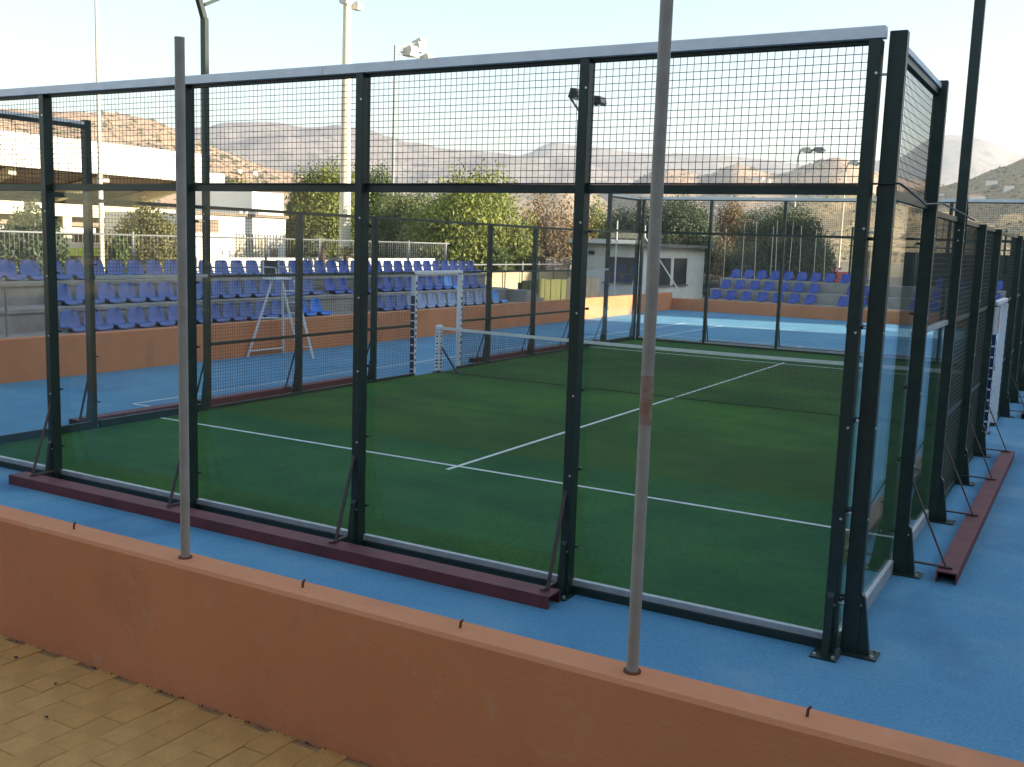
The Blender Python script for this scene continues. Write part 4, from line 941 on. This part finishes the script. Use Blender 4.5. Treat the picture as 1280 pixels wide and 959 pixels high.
# small white houses standing on the hillsides
r = random.Random(21)
BV = [(BVHTree.FromPolygons([Vector(q) for q in h[0]], h[1])) for h in HILLS[:3]]
for u, v, sz, where in ((1212, 249, .8, 'right hill foot'), (1222, 250, 1.0, ''), (1204, 253, .7, ''), (1174, 246, .8, ''), (948, 226, 1.2, ''), (957, 228, 1.0, ''), (1240, 230, .8, ''), (1262, 236, .7, ''), (297, 215, .7, ''), (316, 217, .7, ''), (640, 226, 1.6, ''), (690, 228, 1.4, '')):
    d = Vector(ray(u, v)).normalized(); best = None
    for b in BV:
        hit = b.ray_cast(Vector(CAM), d)
        if hit[0] is not None and (best is None or hit[3] < best[3]): best = hit
    if best is None: continue
    c = best[0]; s_ = sz * .75 * (1 + best[3] / 700)
    t = thing('hillside_house', tuple(c), 'tiny white house far off on the brown hillside', 'house', 'white houses on the hillside')
    MB().box(c[0] - 2.6 * s_, c[0] + 2.6 * s_, c[1] - 2 * s_, c[1] + 2 * s_, c[2] - 2.5 * s_, c[2] + 1.5 * s_).build('wall', 'stadium_white', t)
    MB().prism([(c[1] - 2.2 * s_, c[2] + 1.5 * s_), (c[1] + 2.2 * s_, c[2] + 1.5 * s_), (c[1], c[2] + 2.0 * s_)], 'x', c[0] - 2.8 * s_, c[0] + 2.8 * s_).build('roof', 'roof_tile', t)

# ================================================================== BLOCKS THAT SHADE THE COURTS (right of the frame)
def block(x0, x1, y0, y1, h, label, floors=5):
    t = thing('apartment_block', ((x0 + x1) / 2, (y0 + y1) / 2, 0), label, 'building', 'blocks beside the courts')
    MB().box(x0, x1, y0, y1, -.05, h).build('wall', 'apartment', t)
    MB().bbox(x0 - .3, x1 + .3, y0, y1, h + .002, h + .25, .03).build('roof', 'roof_grey', t)
    n = int((y1 - y0) // 4)
    for f in range(floors):
        for k in range(n):
            yy = y0 + 2 + k * (y1 - y0 - 4) / max(1, n - 1)
            wd = MB().box(x0 - .04, x0 + .02, yy - .7, yy + .7, 1.0 + f * 3.0, 2.4 + f * 3.0).build('window', 'dark_window', t)
            MB().box(x0 - .12, x0 - .045, yy - .8, yy + .8, .92 + f * 3.0, .998 + f * 3.0).build('sill', 'white_paint', wd)
k = math.cos(SUN_AZ) / math.sin(SUN_AZ)
BX0, BX1 = 36.0, 46.0
yA, yB = 25.7 + (BX0 + 4.45) * k, 29.8 + (BX1 + 4.45) * k
block(BX0, BX1, -45, yA, 16.6, 'long tan apartment block beside the courts, before the sunny gap')
block(BX0, BX1, yB, 66, 16.6, 'long tan apartment block beside the courts, past the sunny gap')

# added building behind the camera: blocks skylight on the terrace, reflects in the glass
t = thing('skylight_blocker', (8, -16, TZ), 'unseen tan building added behind the paved terrace to block skylight', 'building')
MB().box(-14, 21.3, -26, -14.5, TZ - .02, TZ + 5.4).build('wall', 'apartment', t)
MB().bbox(-14.4, 21.4, -26, -13.9, TZ + 5.402, TZ + 5.65, .03).build('roof', 'roof_grey', t)
for k in range(7):
    for f in range(2):
        x = -11 + k * 4.4; wd = MB().box(x, x + 1.8, -14.52, -14.46, TZ + .9 + 2.6 * f, TZ + 2.2 + 2.6 * f).build('window', 'dark_window', t)
        MB().box(x - .1, x + 1.9, -14.458, -14.38, TZ + .8 + 2.6 * f, TZ + .895 + 2.6 * f).build('sill', 'white_paint', wd)

# ================================================================== HAZE
hz = MB(); hz.box(-4500, 4500, -800, 5400, -1.06, 480)
m = bpy.data.materials.new('haze_air'); m.use_nodes = True; n = m.node_tree.nodes; n.clear(); l = m.node_tree.links
o = n.new('ShaderNodeOutputMaterial'); pv = n.new('ShaderNodeVolumePrincipled'); pv.inputs['Color'].default_value = (.86, .92, .99, 1); pv.inputs['Density'].default_value = 0.00020; pv.inputs['Anisotropy'].default_value = .3
l.new(pv.outputs[0], o.inputs['Volume']); MAT['haze_air'] = m
ho = hz.build('haze', 'haze_air'); ho['kind'] = 'stuff'

for o in bpy.data.objects:
    if '_w' in o: del o['_w']
